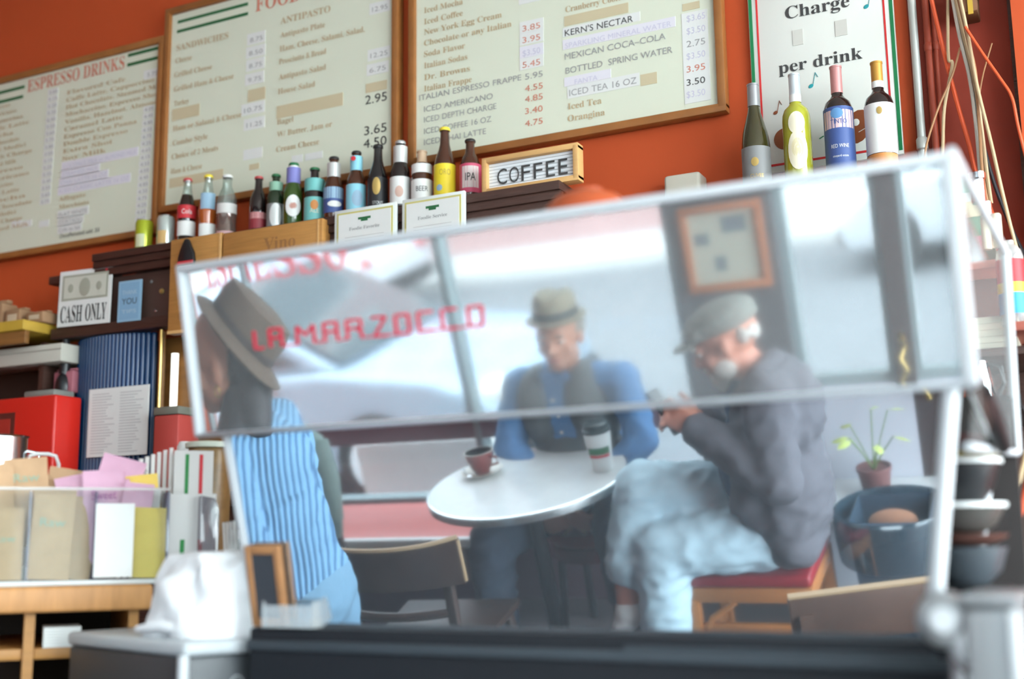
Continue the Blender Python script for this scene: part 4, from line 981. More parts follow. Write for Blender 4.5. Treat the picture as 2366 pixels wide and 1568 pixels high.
# steel box and round knob at the lower right
a = q3(2222, 1400, 1.36); c = q3(2346, 1392, 1.36)
t = thing('steel_canister', 'square brushed steel canister at the lower right corner', 'canister', (a[0], 1.44, 1.0455))
w = c[0]-a[0]; h = a[2]-1.0455
MB().box(0, w, -.08, .10, 0, h).build('canister_body', mat('satin_steel', (.26, .27, .28), .4, .6), t, bev=.010, seg=3)
MB().box(-.004, w+.006, -.085, .105, h+.0005, h+.012).build('canister_lid', MATS['satin_steel'], t, bev=.005)
MB().box(w-.008, w+.003, -.087, -.081, 0.0, h-.004).build('corner_strip', M_edge, t, bev=.002)
a = q3(2180, 1432, 1.38)
t = thing('steam_knob', 'round steel steam knob with a pale cap near the lower right', 'knob', (a[0], 1.40, a[2]))
MB().lathe([(0, -.030), (.018, -.030), (.028, -.022), (.031, -.006), (.030, .006), (.022, .014), (.009, .018), (.009, .055), (0, .055)], 28, (0, 0, 0), 'y').build('knob_head', MATS['satin_steel'], t, smooth=True)
MB().lathe([(0, -.034), (.012, -.033), (.014, -.030)], 20, (0, 0, 0), 'y').build('knob_cap', M_edge, t, smooth=True)
MB().ell((.022, -.006, -.024), (.019, .024, .027), 18, 12).build('knob_skirt', M_edge, t, smooth=True)

# little chalkboard leaning on the mirror and a clear box on the ledge
xa, va = mloc(600, 1448); xb, vb = mloc(672, 1236)
cb = thing('chalkboard', 'small wooden framed chalkboard leaning against the mirror', 'chalkboard', (0, 0, 0))
pb = on_mirror(630, 1448); 
cb.location = (float(pb[0])+.006, float(MY+.312*math.sin(TH))-.016, 1.2600); cb.rotation_euler = (TH, 0, 0)
hh = .128; ww = .066
M_cbf = mat('chalk_frame', (.36, .17, .07), .6, var=.25, scale=30)
MB().box(-ww/2+.006, ww/2-.006, .002, .008, .006, hh-.006).build('slate', mat('slate_face', (.035, .04, .05), .7), cb)
for x_ in (-ww/2, ww/2-.011): MB().box(x_, x_+.011, 0, .011, 0, hh).build('frame_stile', M_cbf, cb, bev=.001)
for z_ in (0, hh-.013): MB().box(-ww/2+.011, ww/2-.011, .0, .011, z_, z_+.013).build('frame_rail', M_cbf, cb, bev=.001)
pb = on_mirror(672, 1440)
cbx = thing('acrylic_box', 'small clear acrylic box on the machine ledge', 'box', (float(pb[0])+.012, 1.550, 1.2600))
for nm, bxx in [('front_wall', (-.048, .048, -.012, -.010, 0, .034)), ('rear_wall', (-.048, .048, .014, .016, 0, .046)), ('end_wall', (-.048, -.046, -.010, .014, 0, .040)), ('end_wall', (.046, .048, -.010, .014, 0, .040)), ('bottom', (-.046, .046, -.010, .014, 0, .002))]:
    MB().box(*bxx).build(nm, clear_mat('hazy_acrylic', '#eef2f2', .22, .1), cbx)

# ------------------------------------------------------------------ side counter with the packet organiser (left)
A0 = W(0, 1345, 1.56); B0 = W(385, 1330, 1.78)
dv = np.array([B0[0]-A0[0], B0[1]-A0[1]]); dl = np.linalg.norm(dv); dv /= dl
ang = math.atan2(dv[1], dv[0]); nv = np.array([dv[1], -dv[0]])   # nv points to the viewer
ZCt = 1.322
def LP(px, py, off=0.0):
    """local x, z on the organiser's front plane (shifted off behind it)"""
    r = FW+RT*(px-CX)/FPX-UP*(py-CY)/FPX
    o = np.array([A0[0], A0[1]])-nv*off
    t = (nv@o-nv@EYE[:2])/(nv@r[:2]); q = EYE+r*t
    return float(dv@(q[:2]-A0[:2])), float(q[2]-ZCt)
def lthing(name, label, cat, off=0.0, x=0.0, z=0.0, group=None, dr=0.0):
    p = np.array([A0[0], A0[1]])-nv*off+dv*x
    return thing(name, label, cat, (float(p[0]), float(p[1]), ZCt+z), ang+dr, group)
M_butcher = mat('butcher_block', (.46, .22, .075), .5, var=.35, scale=10, stretch=(6, 1, 1), bump=.1)
sc_ = lthing('side_counter', 'butcher block side counter with open shelves under it', 'counter')
xe = LP(350, 1350)[0]
MB().box(-.9, xe, -.030, .50, -.050, -.0035).build('worktop', M_butcher, sc_, bev=.006, seg=3)
MB().box(-.9, xe-.01, .03, .48, -.60, -.565).build('lower_shelf', M_oak, sc_)
xd = LP(68, 1450)[0]
for x_ in (xd, xe-.03): MB().box(x_-.009, x_+.009, .0, .48, -ZCt, -.0505).build('divider', M_oak, sc_)
MB().box(xd+.0095, xe-.0395, .01, .48, -.135, -.115).build('cubby_shelf', M_oak, sc_, bev=.002)
MB().box(-.9, xd-.0095, .01, .48, -.135, -.115).build('cubby_shelf', M_oak, sc_, bev=.002)
MB().box(-.9, xe-.01, .45, .48, -ZCt, -.0505).build('rear_board', M_interior, sc_)
# napkins and a cup in the cubbies
x_, z_ = LP(92, 1500)
t = lthing('napkin_stack', 'stack of folded white napkins in the counter cubby', 'napkins', -.02, x_+.035, -.1145)
for i in range(7): MB().box(-.03, .035, .03, .13, i*.0052, i*.0052+.0046).build('napkin', M_paper, t)
x_, z_ = LP(20, 1560)
t = lthing('paper_cup', 'white paper cup with green and red print in the low cubby', 'cup', -.06, x_, -.5645)
MB().lathe([(0, 0), (.028, 0), (.038, .11), (.040, .112), (.040, .116), (.036, .116), (.027, .004), (0, .004)], 24, (0, .10, .25)).build('cup_wall', M_paper, t, smooth=True)
MB().lathe([(.0335, .050), (.0345, .058)], 24, (0, .10, .25), caps=False).build('red_print', K_red, t, smooth=True)
MB().lathe([(.0350, .064), (.0362, .078)], 24, (0, .10, .25), caps=False).build('green_print', M_green, t, smooth=True)
MB().lathe([(.045, 0), (.045, .249), (0, .249)], 24, (0, .10, 0)).build('cup_riser', lm('navy_tin', (.02, .03, .08)), t, smooth=True)

og = lthing('packet_organiser', 'clear acrylic organiser full of sugar packets on the side counter', 'organiser')
xo0, xo1 = -.30, LP(386, 1340)[0]
ztop = LP(200, 1132)[1]
MB().box(xo0, xo1+.085, -.006, .125, -.0035, .006).build('organiser_base', mat('acrylic_base', (.55, .58, .58), .2), og, bev=.002)
MB().box(xo0, xo1, -.006, -.003, .0065, ztop).build('front_wall', M_acry, og)
MB().box(xo0, xo1, -.0075, -.0015, ztop, ztop+.005).build('top_lip', mat('acrylic_lip', (.62, .60, .58), .2, alpha=.6), og)
MB().box(xo0, xo1+.08, .118, .122, .0065, ztop+.03).build('rear_wall', M_acry, og)
for px in (66, 219, 386):
    x_ = LP(px, 1240)[0]; MB().box(x_-.0015, x_+.0015, -.003, .118, .0065, ztop-.002).build('divider', clear_mat('acrylic_edge', '#dcdce6', .35, .1, '#9c93b4'), og)
# white price card on the front
x0_, z1_ = LP(222, 1163); x1_, z0_ = LP(304, 1332)
t = lthing('blank_card', 'blank white card on the front of the packet organiser', 'card', -.008, 0, 0)
MB().box(x0_, x1_, -.0012, 0.0005, max(z0_, .007), z1_).build('card_sheet', M_paper, t)
# packets
M_raw = mat('raw_sugar_paper', (.52, .33, .19), .8, var=.15, scale=30, bump=.2); M_pinkp = mat('pink_packet_paper', (.72, .42, .56), .7, var=.1, scale=30, bump=.2); M_yelp = mat('yellow_packet_paper', (.88, .62, .14), .7, var=.15, scale=30, bump=.2); M_whp = mat('white_packet_paper', (.78, .76, .74), .7, var=.05, scale=30, bump=.2)
def packet(px0, px1, pt, pb, off, m, lab, lean, grp, mark=None, roll=0.0):
    x0, z1 = LP(px0, pt, off); x1, _ = LP(px1, pt, off); _, z0 = LP((px0+px1)/2, pb, off)
    z0 = max(z0, .008)
    w, h = x1-x0, z1-z0
    t = lthing('sugar_packet', lab, 'packet', off, (x0+x1)/2, z0, grp)
    t.rotation_euler = (lean, roll, ang)
    vs = []; fs = []; nx_, nz2 = 5, 6
    for s in (-1, 1):
        for j in range(nz2+1):
            for i in range(nx_+1):
                u_, v_ = i/nx_, j/nz2
                b_ = .005*math.sin(math.pi*u_)*math.sin(math.pi*v_)+.0004
                vs.append(((u_-.5)*w, s*b_, v_*h))
    k0 = (nx_+1)*(nz2+1)
    for s in range(2):
        for j in range(nz2):
            for i in range(nx_):
                k = s*k0+j*(nx_+1)+i; fs.append((k, k+1, k+nx_+2, k+nx_+1))
    MB().add(vs, fs).build('packet_body', m, t, smooth=True)
    MB().box(-w/2, w/2, -.0012, .0012, h, h+.005).build('top_crimp', m, t)
    if mark:
        mb = MB(); text_on(mb, mark[0], -w*.30, h*mark[2], w*.6, h*.10, -.0062); mb.build('packet_print', mark[1], t)
    return t
GRN = lm('packet_green', (.28, .40, .30))
GP = 'sugar packets in the organiser'
packet(-30, 58, 1180, 1345, .012, M_raw, 'kraft sugar packet with green print at the frame edge', -.05, GP, ('Raw', GRN, .55))
packet(-25, 50, 1075, 1300, .045, M_raw, 'kraft sugar packet sticking up at the frame edge', -.08, GP, roll=-.08)
packet(70, 168, 1135, 1340, .012, M_raw, 'kraft sugar packet in front with pale green lettering', -.04, GP, ('Raw', GRN, .60), .05)
packet(112, 214, 1150, 1345, .028, M_raw, 'kraft sugar packet leaning behind the lettered one', -.06, GP, None, .10)
packet(30, 130, 1062, 1260, .060, M_raw, 'tall kraft packet at the back of the second slot', -.05, GP, ('Raw', GRN, .75), -.10)
packet(80, 175, 1085, 1290, .085, M_raw, 'kraft packet tilted at the very back of the second slot', -.05, GP, None, .16)
packet(188, 292, 1055, 1250, .050, M_pinkp, 'pink sweetener packet pointing up above the blank card', -.05, GP, None, .25)
packet(205, 300, 1090, 1300, .030, M_pinkp, 'pink sweetener packet standing behind the blank card', -.05, GP, ('Sweet', lm('packet_magenta', (.45, .12, .35)), .70), -.06)
packet(170, 262, 1098, 1290, .070, M_pinkp, 'pink sweetener packet leaning towards the kraft ones', -.05, GP, None, -.22)
packet(268, 338, 1120, 1320, .020, M_pinkp, 'narrow pink packet between card and yellow packets', -.04, GP, None, .10)
packet(306, 384, 1178, 1342, .012, M_yelp, 'yellow sweetener packet in front, crumpled', -.03, GP, None, .03)
packet(318, 392, 1100, 1320, .045, M_yelp, 'pale yellow packet standing tall behind', -.05, GP, None, -.12)
packet(296, 360, 1130, 1330, .030, M_whp, 'white sugar packet beside the yellow packets', -.05, GP, None, .07)
# stirrers in a row and card bundles with green and red stripes
for i in range(9):
    px = 284+i*14
    x_, z_ = LP(px, 1082-i*5, .09)
    t = lthing('stir_stick', ['white stir stick, shortest in the fan', 'white stir stick, second in the fan', 'white stir stick, third in the fan', 'white stir stick, fourth in the fan', 'white stir stick in the middle of the fan', 'white stir stick, sixth in the fan', 'white stir stick, seventh in the fan', 'white stir stick, eighth in the fan', 'white stir stick, tallest in the fan'][i], 'stirrer', .09, x_, .0065, 'stir sticks behind the yellow packets')
    MB().lathe([(.0042, 0), (.0042, z_), (.0033, z_), (.0033, .01)], 8).build('stick', M_whp, t, smooth=True)
for px0, px1, pt, pb, off, lab in [(404, 494, 1040, 1135, .060, 'white card pack with green and red stripes standing above the organiser end'), (388, 500, 1140, 1335, .012, 'white card pack with green and red stripes behind the rounded organiser end')]:
    x0, z1 = LP(px0, pt, off); x1, _ = LP(px1, pt, off)
    z0 = .0065 if off < .03 else .0065
    t = lthing('striped_card_pack', lab, 'card pack', off, (x0+x1)/2, z0, 'striped card packs')
    w, h = x1-x0, z1-z0
    for k in range(4): MB().box(-w/2, w/2, k*.006, k*.006+.0055, 0, h-k*.003).build('card', mat('card_stock', (.66, .64, .62), .7), t)
    for dx, m in ((-.22, lm('stripe_green', (.02, .22, .05))), (.14, K_red)):
        MB().box(dx*w, dx*w+.09*w, -.0012, 0, h*.05, h*.45 if off < .03 else h*.97).build('stripe', m, t)
x0, z1 = LP(500, 1145, .0)
t = lthing('organiser_end', 'rounded clear end piece of the organiser', 'organiser end', .004, x0-.012, .0065)
MB().prism([(-.02, 0), (.012, 0), (.018, .02), (.018, z1-.035), (.010, z1-.012), (-.02, z1-.006)], -.012, .05).build('end_cap', clear_mat('smoky_acrylic', '#c8c4c8', .25, .12, '#8e8a94'), t, bev=.004)
# jar with an amber filling and pale lid, steel canister, wire handle
x_, z_ = LP(482, 1020, .12)
t = lthing('amber_jar', 'glass jar of amber biscuits with a pale rim behind the organiser', 'jar', .185, x_+.012, 0)
MB().lathe([(0, 0), (.040, 0), (.044, .01), (.046, z_-.02), (.042, z_-.008)], 24).build('jar_glass', mat('amber_fill', (.22, .13, .05), .3, var=.5, scale=40), t, smooth=True)
MB().lathe([(.040, z_-.010), (.050, z_-.008), (.051, z_+.001), (.047, z_+.004), (0, z_+.004)], 24).build('jar_lid', mat('pale_green_lid', (.62, .68, .58), .4), t, smooth=True)
x_, z_ = LP(428, 1020, .265)
t = lthing('white_canister', 'narrow white canister between jar and price sheet', 'canister', .265, x_, 0)
MB().lathe([(0, 0), (.016, 0), (.017, .01), (.017, z_-.01), (.012, z_), (0, z_)], 18).build('canister_wall', M_white, t, smooth=True)
MB().lathe([(.0175, z_-.03), (.0185, z_-.03), (.0185, z_-.022), (.0175, z_-.022)], 18).build('lid_ring', lm('ring_green', (.15, .30, .18)), t, smooth=True)
x_, z_ = LP(18, 1008, .34)
t = lthing('steel_pot', 'round steel pot at the frame edge behind the packets', 'pot', .34, x_-.02, 0)
MB().lathe([(0, 0), (.058, 0), (.060, .01), (.060, z_-.004), (.064, z_), (.058, z_), (.056, .012), (0, .012)], 30).build('pot_wall', M_steel, t, smooth=True)
MB().tube([(.058, 0, z_-.03), (.085, 0, z_-.035), (.085, 0, z_-.07), (.058, 0, z_-.075)], .004, 8).build('pot_handle', M_steel, t, smooth=True)
xa, za = LP(62, 1045, .17); xb, _ = LP(138, 1045, .17)
t = lthing('wire_handle', 'white wire handle of a basket rising behind the packets', 'basket handle', .20, (xa+xb)/2, 0)
hw = (xb-xa)/2
MB().tube([(-hw, 0, 0), (-hw, 0, za-.02), (-hw+.006, 0, za-.004), (-hw+.02, 0, za), (hw-.02, 0, za), (hw-.006, 0, za-.004), (hw, 0, za-.02), (hw, 0, 0)], .0038, 8).build('wire_loop', M_white, t, smooth=True)
MB().box(-hw-.01, hw+.01, -.05, .05, 0.0, .03).build('basket_base', M_white, t, bev=.006)

# ------------------------------------------------------------------ tray box with the white cloth bundle
M_lip = mat('grey_lip', (.42, .45, .47), .4)
p0 = W(425, 1482, 1.50); pl_ = W(162, 1472, 1.66); pr = W(604, 1440, 1.62)
zt_ = 1.238
def onz(px, py, z):
    r = FW+RT*(px-CX)/FPX-UP*(py-CY)/FPX; return EYE+r*((z-EYE[2])/r[2])
tb = thing('drip_box', 'charcoal box with a rounded grey top lip under the white cloth', 'box', (-1.42, 1.66, 1.0455))
tb_o = np.array([-1.42, 1.66, 1.0455])
c0 = W(425, 1500, 1.475)[:2]; cl = W(160, 1490, 1.60)[:2]; cr = W(600, 1500, 1.60)[:2]
cr = np.array([-1.245, 1.60]); cbk = cl+(cr-c0)
foot = [tuple(np.array(q_)-tb_o[:2]) for q_ in (c0, cr, cbk+[0, .10], cl)]
zb_, zl_ = 0.0, zt_-.022-tb_o[2]
MB().prism(foot, zb_, zl_, 'xy').build('box_body', mat('charcoal_plastic', (.045, .05, .055), .4), tb, bev=.006)
cen = np.mean(np.array(foot), 0)
foot2 = [tuple(cen+(np.array(q_)-cen)*1.03) for q_ in foot]
MB().prism(foot2, zl_+.0005, zl_+.024, 'xy').build('top_lip', M_lip, tb, bev=.008, seg=3)
MB().tube([(foot2[0][0], foot2[0][1]-.001, 0), (foot2[0][0], foot2[0][1]-.001, zl_+.004)], .009, 10).build('corner_strip', M_edge, tb, smooth=True)
q_ = np.array(foot[0])*.35+np.array(foot[1])*.65; nrm = np.array([foot[1][1]-foot[0][1], -(foot[1][0]-foot[0][0])]); nrm /= np.linalg.norm(nrm)
ring = MB(); Rv = Vector((0, 0, 1)); tv = Vector((*((np.array(foot[1])-np.array(foot[0]))/np.linalg.norm(np.array(foot[1])-np.array(foot[0]))), 0))
pts = [Vector((q_[0]+nrm[0]*.002, q_[1]+nrm[1]*.002, zl_-.055))+tv*(.014*math.cos(k*math.pi/10))+Rv*(.022*math.sin(k*math.pi/10)) for k in range(21)]
ring.tube(pts, .0014, 6); ring.build('round_emblem', lm('emblem_grey', (.30, .32, .33)), tb, smooth=True)
lip_z = tb_o[2]+zl_+.024
# white cloth bundle
from mathutils import noise as mnoise
q = W(455, 1455, 1.58)
cl_ = thing('cloth_bundle', 'crumpled white cloth bundle lying on the grey lip', 'cloth', (float(q[0]), 1.60, lip_z+.0005))
a = W(322, 1440, 1.60); c = W(586, 1300, 1.60); tp = W(455, 1274, 1.60)
wd = float(c[0]-a[0])/2; ht = float(tp[2])-lip_z
vs = []; fs = []; nu, nvv = 64, 30
random.seed(3)
for j in range(nvv+1):
    v = j/nvv
    for i in range(nu):
        a_ = 2*math.pi*i/nu
        z = ht*math.sin(v*math.pi/2)**.9
        r = math.cos(v*math.pi/2)**.42
        x = wd*r*math.cos(a_)*(1+.05*math.sin(3*a_+4*v)+.03*math.sin(7*a_-5*v))
        y = wd*.62*r*math.sin(a_)*(1+.06*math.sin(4*a_+2*v))
        # lean: steep right side, sloping left side
        x += wd*(.26*v-.02*math.sin(v*9)) - (wd*.10*math.sin(v*math.pi) if x < 0 else 0)
        z += .004*math.sin(5*a_+6*v)*math.sin(v*math.pi)
        q_n = mnoise.noise(Vector((x*38, y*38, z*30)))*.010+mnoise.noise(Vector((x*16+5, y*16, z*14)))*.016
        x += math.cos(a_)*q_n*(1-v*.4); y += math.sin(a_)*q_n; z += q_n*.5*math.sin(v*math.pi)
        vs.append((x*.92, y, max(z, 0) if j else 0))
for j in range(nvv):
    for i in range(nu): i2 = (i+1) % nu; fs.append((j*nu+i, j*nu+i2, (j+1)*nu+i2, (j+1)*nu+i))
fs.append(tuple(range(nu-1, -1, -1)))
MB().add(vs, fs).build('cloth_folds', M_cloth, cl_, smooth=True)
MB().tube([(-wd*.75, -wd*.50, .012), (-wd*.2, -wd*.63, .020), (wd*.3, -wd*.58, .010)], [.006, .010, .005], 8).build('folded_hem', M_cloth, cl_, smooth=True)
# plastic forks standing behind the cloth
q = W(552, 1300, 1.80)
fk = [(538, 1205, -.10, 'white plastic fork leaning left behind the cloth'), (552, 1225, .02, 'white plastic fork upright behind the cloth'), (566, 1240, .12, 'white plastic fork leaning towards the chalkboard'), (577, 1258, .22, 'white plastic fork leaning farthest right behind the cloth')]
fc = thing('fork_cup', 'dark cup holding white plastic forks behind the cloth', 'cup', (float(q[0]), 1.80, 1.0455))
MB().lathe([(0, 0), (.036, 0), (.040, .10), (.042, .14), (.038, .14), (.034, .01), (0, .01)], 20).build('cup_wall', M_black, fc, smooth=True)
MB().lathe([(.0415, .13), (.044, .132), (.044, .140), (.0415, .142)], 20).build('cup_rim', M_black, fc, smooth=True)
for i, (px, pt, rl, lab) in enumerate(fk):
    tp = W(px, pt, 1.80); L_ = .22
    f_ = thing('plastic_fork', lab, 'fork', (float(tp[0])-L_*math.sin(rl), 1.788+i*.006, float(tp[2])-L_*math.cos(rl)), group='plastic forks behind the cloth', rot=(0, rl, 0))
    MB().box(-.004, .004, -.001, .001, 0, L_-.070).build('handle', M_white, f_)
    MB().prism([(-.004, L_-.070), (.004, L_-.070), (.014, L_-.058), (.014, L_-.050), (-.014, L_-.050), (-.014, L_-.058)], -.001, .001).build('fork_head', M_white, f_)
    for k in range(4): MB().box(-.014+k*.008, -.0096+k*.008, -.001, .001, L_-.050, L_).build('tine', M_white, f_)

# ------------------------------------------------------------------ the shop front behind the camera, seen in the polished steel
def MP(px, py, Y):
    """room point at depth Y that the photograph shows at this pixel of the mirror"""
    p = on_mirror(px, py); r = FW+RT*(px-CX)/FPX-UP*(py-CY)/FPX
    r = r-2*(r@NN)*NN
    return p+r*((Y-p[1])/r[1])
M_mauve = mat('mauve_paint', (.17, .10, .12), .5); M_pier = mat('pier_paint', (.10, .095, .10), .6, var=.15, scale=4); M_greyfr = mat('grey_window_frame', (.20, .25, .26), .4)
M_lilacp = mat('pale_lilac_panel', (.52, .53, .58), .6, var=.05, scale=3)
XF0, XF1, ZL = -3.95, 1.9, 3.35
wf = lambda nm, m, x0, x1, z0, z1, y0=-1.20, y1=-1.05, **k: struct(nm, MB().box(x0, x1, y0, y1, z0, z1), m, **k)
wf('wall_front_lintel', M_mauve, XL, XR, ZL, ZC)
wf('wall_front_end', M_wall, XL, XF0, 0, ZL)  # unseen wall end widened to cut the daylight at the left
wf('wall_front_end', M_wall, XF1, XR, 0, ZL)
wf('wall_front_pier', M_pier, -1.30, -.93, 0, ZL)
wf('wall_front_dado', M_mauve, XF0, -1.30, 0, .40)
wf('wall_front_panel', M_lilacp, -.93, -.555, 0, .80)
wf('wall_front_panel', M_lilacp, -.455, XF1, 0, .80)
M_post = mat('dark_brown_post', (.055, .035, .032), .5)
wf('wall_front_post', M_post, -.555, -.455, 0, ZL)
ZG = -.35
M_pane = clear_mat('window_glass', '#cdd1d1', .01, .04); M_pane2 = clear_mat('added_window_glass', '#f4f8f8', .01, .03)  # front glass greyed to dim the street daylight; side glass left clear
def window(i, x0, x1, z0, z1, mull, m, bars=(), gl=None):
    r = bpy.data.objects.new('window_%d' % i, None); COL.objects.link(r); r.location = ((x0+x1)/2, -1.12, z0); r['kind'] = 'structure'
    o = (x0+x1)/2; w = x1-x0; h = z1-z0
    for nm, b_ in [('frame_rail', (-w/2, w/2, -.03, .03, 0, .035)), ('frame_rail', (-w/2, w/2, -.03, .03, h-.035, h)), ('frame_stile', (-w/2, -w/2+.03, -.03, .03, .035, h-.035)), ('frame_stile', (w/2-.03, w/2, -.03, .03, .035, h-.035))]:
        MB().box(*b_).build(nm, m, r)
    for x in mull: MB().box(x-o-.016, x-o+.016, -.03, .05, .035, h-.035).build('mullion', M_greyfr, r, bev=.003)
    for za, zb in bars: MB().box(-w/2+.03, w/2-.03, -.028, .048, za-z0, zb-z0).build('transom', M_mauve, r)
    xs = [x0+.03]+list(mull)+[x1-.03]
    for a, b_ in zip(xs[:-1], xs[1:]): MB().box(a-o+.002, b_-o-.002, -.004, .0, .035, h-.035).build('pane', gl or M_pane, r)
    return r
w1 = window(1, XF0, -1.30, .40, ZL, (-3.245, -2.235), M_greyfr, ((.685, .765),))
window(2, -.93, -.555, .80, ZL, (), M_greyfr)
window(3, -.455, XF1, .80, ZL, (.4, 1.2), M_greyfr)
w4 = window(4, -1.95, 1.95, .15, 3.5, (-1.0, 0.0, 1.0), M_greyfr, (), M_pane2)  # unseen side window, added because the light falls off to the left
w4.location = (XR+.07, .98, .15); w4.rotation_euler = (0, 0, math.pi/2)
struct('pavement_side_bounce', MB().box(2.36, 9.0, -1.2, 9.0, ZG-.1, ZG+.14), mat('pale_concrete', (.48, .48, .47), .8, var=.08, scale=2))  # unseen ground added to bounce daylight in from the right
# window lettering, reads from the street
wl = thing('window_lettering', 'red capitals spelling ESPRESSO on the window glass', 'lettering', (-3.2, -1.113, 1.43))
wl['category'] = 'lettering'
M_wred = mat('window_red', (.85, .07, .10), .5)
_n = M_wred.node_tree; _t = _n.nodes.new('ShaderNodeBsdfTranslucent'); _t.inputs[0].default_value = (.85, .07, .10, 1); _m = _n.nodes.new('ShaderNodeMixShader'); _m.inputs[0].default_value = .6
_n.links.new(_n.nodes['Principled BSDF'].outputs[0], _m.inputs[1]); _n.links.new(_t.outputs[0], _m.inputs[2]); _n.links.new(_m.outputs[0], _n.nodes['Material Output'].inputs[0])
for i, c in enumerate('ESPRESSO'):
    mb = MB(); text_on(mb, serif(c), -.475+i*.128, 0, .108, .17, 0); n = len(mb.v)
    m2 = MB().add([(a, 0, z) for a, _, z in mb.v]+[(a, .004, z) for a, _, z in mb.v], [tuple(f) for f in mb.f]+[tuple(j+n for j in f) for f in mb.f]); m2.build('letter', M_wred, wl)
# window seat
lg = thing('ledge_bench', 'pinkish red window seat ledge with a white front edge', 'bench', (-2.85, -1.045, 0))
M_seat = mat('pink_red_paint', (.55, .13, .11), .45, var=.1, scale=6)
MB().box(-1.08, .78, .0, .36, .395, .43).build('seat_top', M_seat, lg, bev=.004)
MB().box(-1.08, .78, .3605, .385, .395, .432).build('white_nosing', M_white, lg, bev=.003)
MB().box(-1.08, .78, .32, .345, 0, .3945).build('seat_front', mat('plum_board', (.06, .03, .05), .6), lg)
for k in range(3): MB().box(-1.02+k*.59, -.48+k*.59, .3455, .352, .05, .35).build('front_panel', MATS['plum_board'], lg, bev=.004)
sl = thing('plant_sill', 'white painted sill under the lilac panel holding the plant', 'sill shelf', (-.75, -1.05, .435))
MB().box(-.18, .29, .0005, .26, 0, .03).build('sill_board', M_white, sl, bev=.003)
for x in (-.12, .22): MB().prism([(.001, 0), (.22, 0), (.001, -.16)], x-.01, x+.01, 'yz').build('sill_bracket', M_white, sl)
# poster on the pier
pr_ = thing('framed_poster', 'orange wood framed poster on the dark pier', 'poster', (-1.105, -1.049, 1.185))
M_opf = mat('orange_frame', (.42, .15, .06), .5)
for nm, b_ in [('frame_rail', (-.145, .145, 0, .022, 0, .028)), ('frame_rail', (-.145, .145, 0, .022, .275, .303)), ('frame_stile', (-.145, -.117, 0, .0218, .028, .275)), ('frame_stile', (.117, .145, 0, .0218, .028, .275))]: MB().box(*b_).build(nm, M_opf, pr_, bev=.003)
MB().box(-.117, .117, .001, .010, .028, .275).build('poster_sheet', mat('poster_cream', (.46, .46, .38), .6), pr_)
for b_ in [(.0, .085, .0102, .0112, .20, .255), (-.10, -.05, .0102, .0112, .165, .205), (-.04, .0, .0102, .0112, .07, .12)]: MB().box(*b_).build('printed_block', lm('poster_ink', (.17, .20, .22)), pr_)
bh = thing('brass_hook', 'curly brass hook on the dark brown post', 'hook', (-.505, -1.05, .80))
MB().tube([(0, .002, .16), (.02, .03, .14), (-.012, .04, .10), (.018, .045, .06), (-.014, .04, .02), (.004, .04, -.05)], .008, 8).build('hook_curl', M_brass, bh, smooth=True)
MB().lathe([(.018, 0), (.018, .006), (0, .008)], 14, (0, .001, .16), 'y').build('hook_plate', M_brass, bh, smooth=True)

# ------------------------------------------------------------------ street outside
struct('pavement', MB().box(-14, 10, -2.75, -1.2, ZG-.1, ZG+.14), mat('pale_concrete', (.48, .48, .47), .8, var=.08, scale=2))
struct('street', MB().box(-30, 26, -10.5, -2.75, ZG-.2, ZG), mat('asphalt', (.16, .17, .18), .8, var=.15, scale=3))
struct('pavement_far', MB().box(-30, 26, -12.5, -10.5, ZG-.2, ZG+.12), MATS['pale_concrete'])
pbx = thing('street_white_cuboid', 'added white planter box standing on the pavement outside', 'cuboid', (-3.0, -1.95, ZG+.14))  # made-up block; its white stands in for the blown-out pavement
MB().box(-.34, .40, -.16, .16, 0, .66).build('cuboid_body', mat('bright_pavement_white', (.78, .78, .76), .7, var=.05, scale=8), pbx, bev=.015)
MB().box(-.30, .36, -.12, .12, .6605, .675).build('cuboid_top', lm('cuboid_top_pale', (.55, .55, .52), .9), pbx)
M_tyre = mat('tyre_rubber', (.02, .02, .02), .8); M_carg = mat('car_glass', (.06, .08, .09), .08, spec=.8, coat=.6); M_lamp = mat('lamp_lens', (.7, .7, .68), .15)
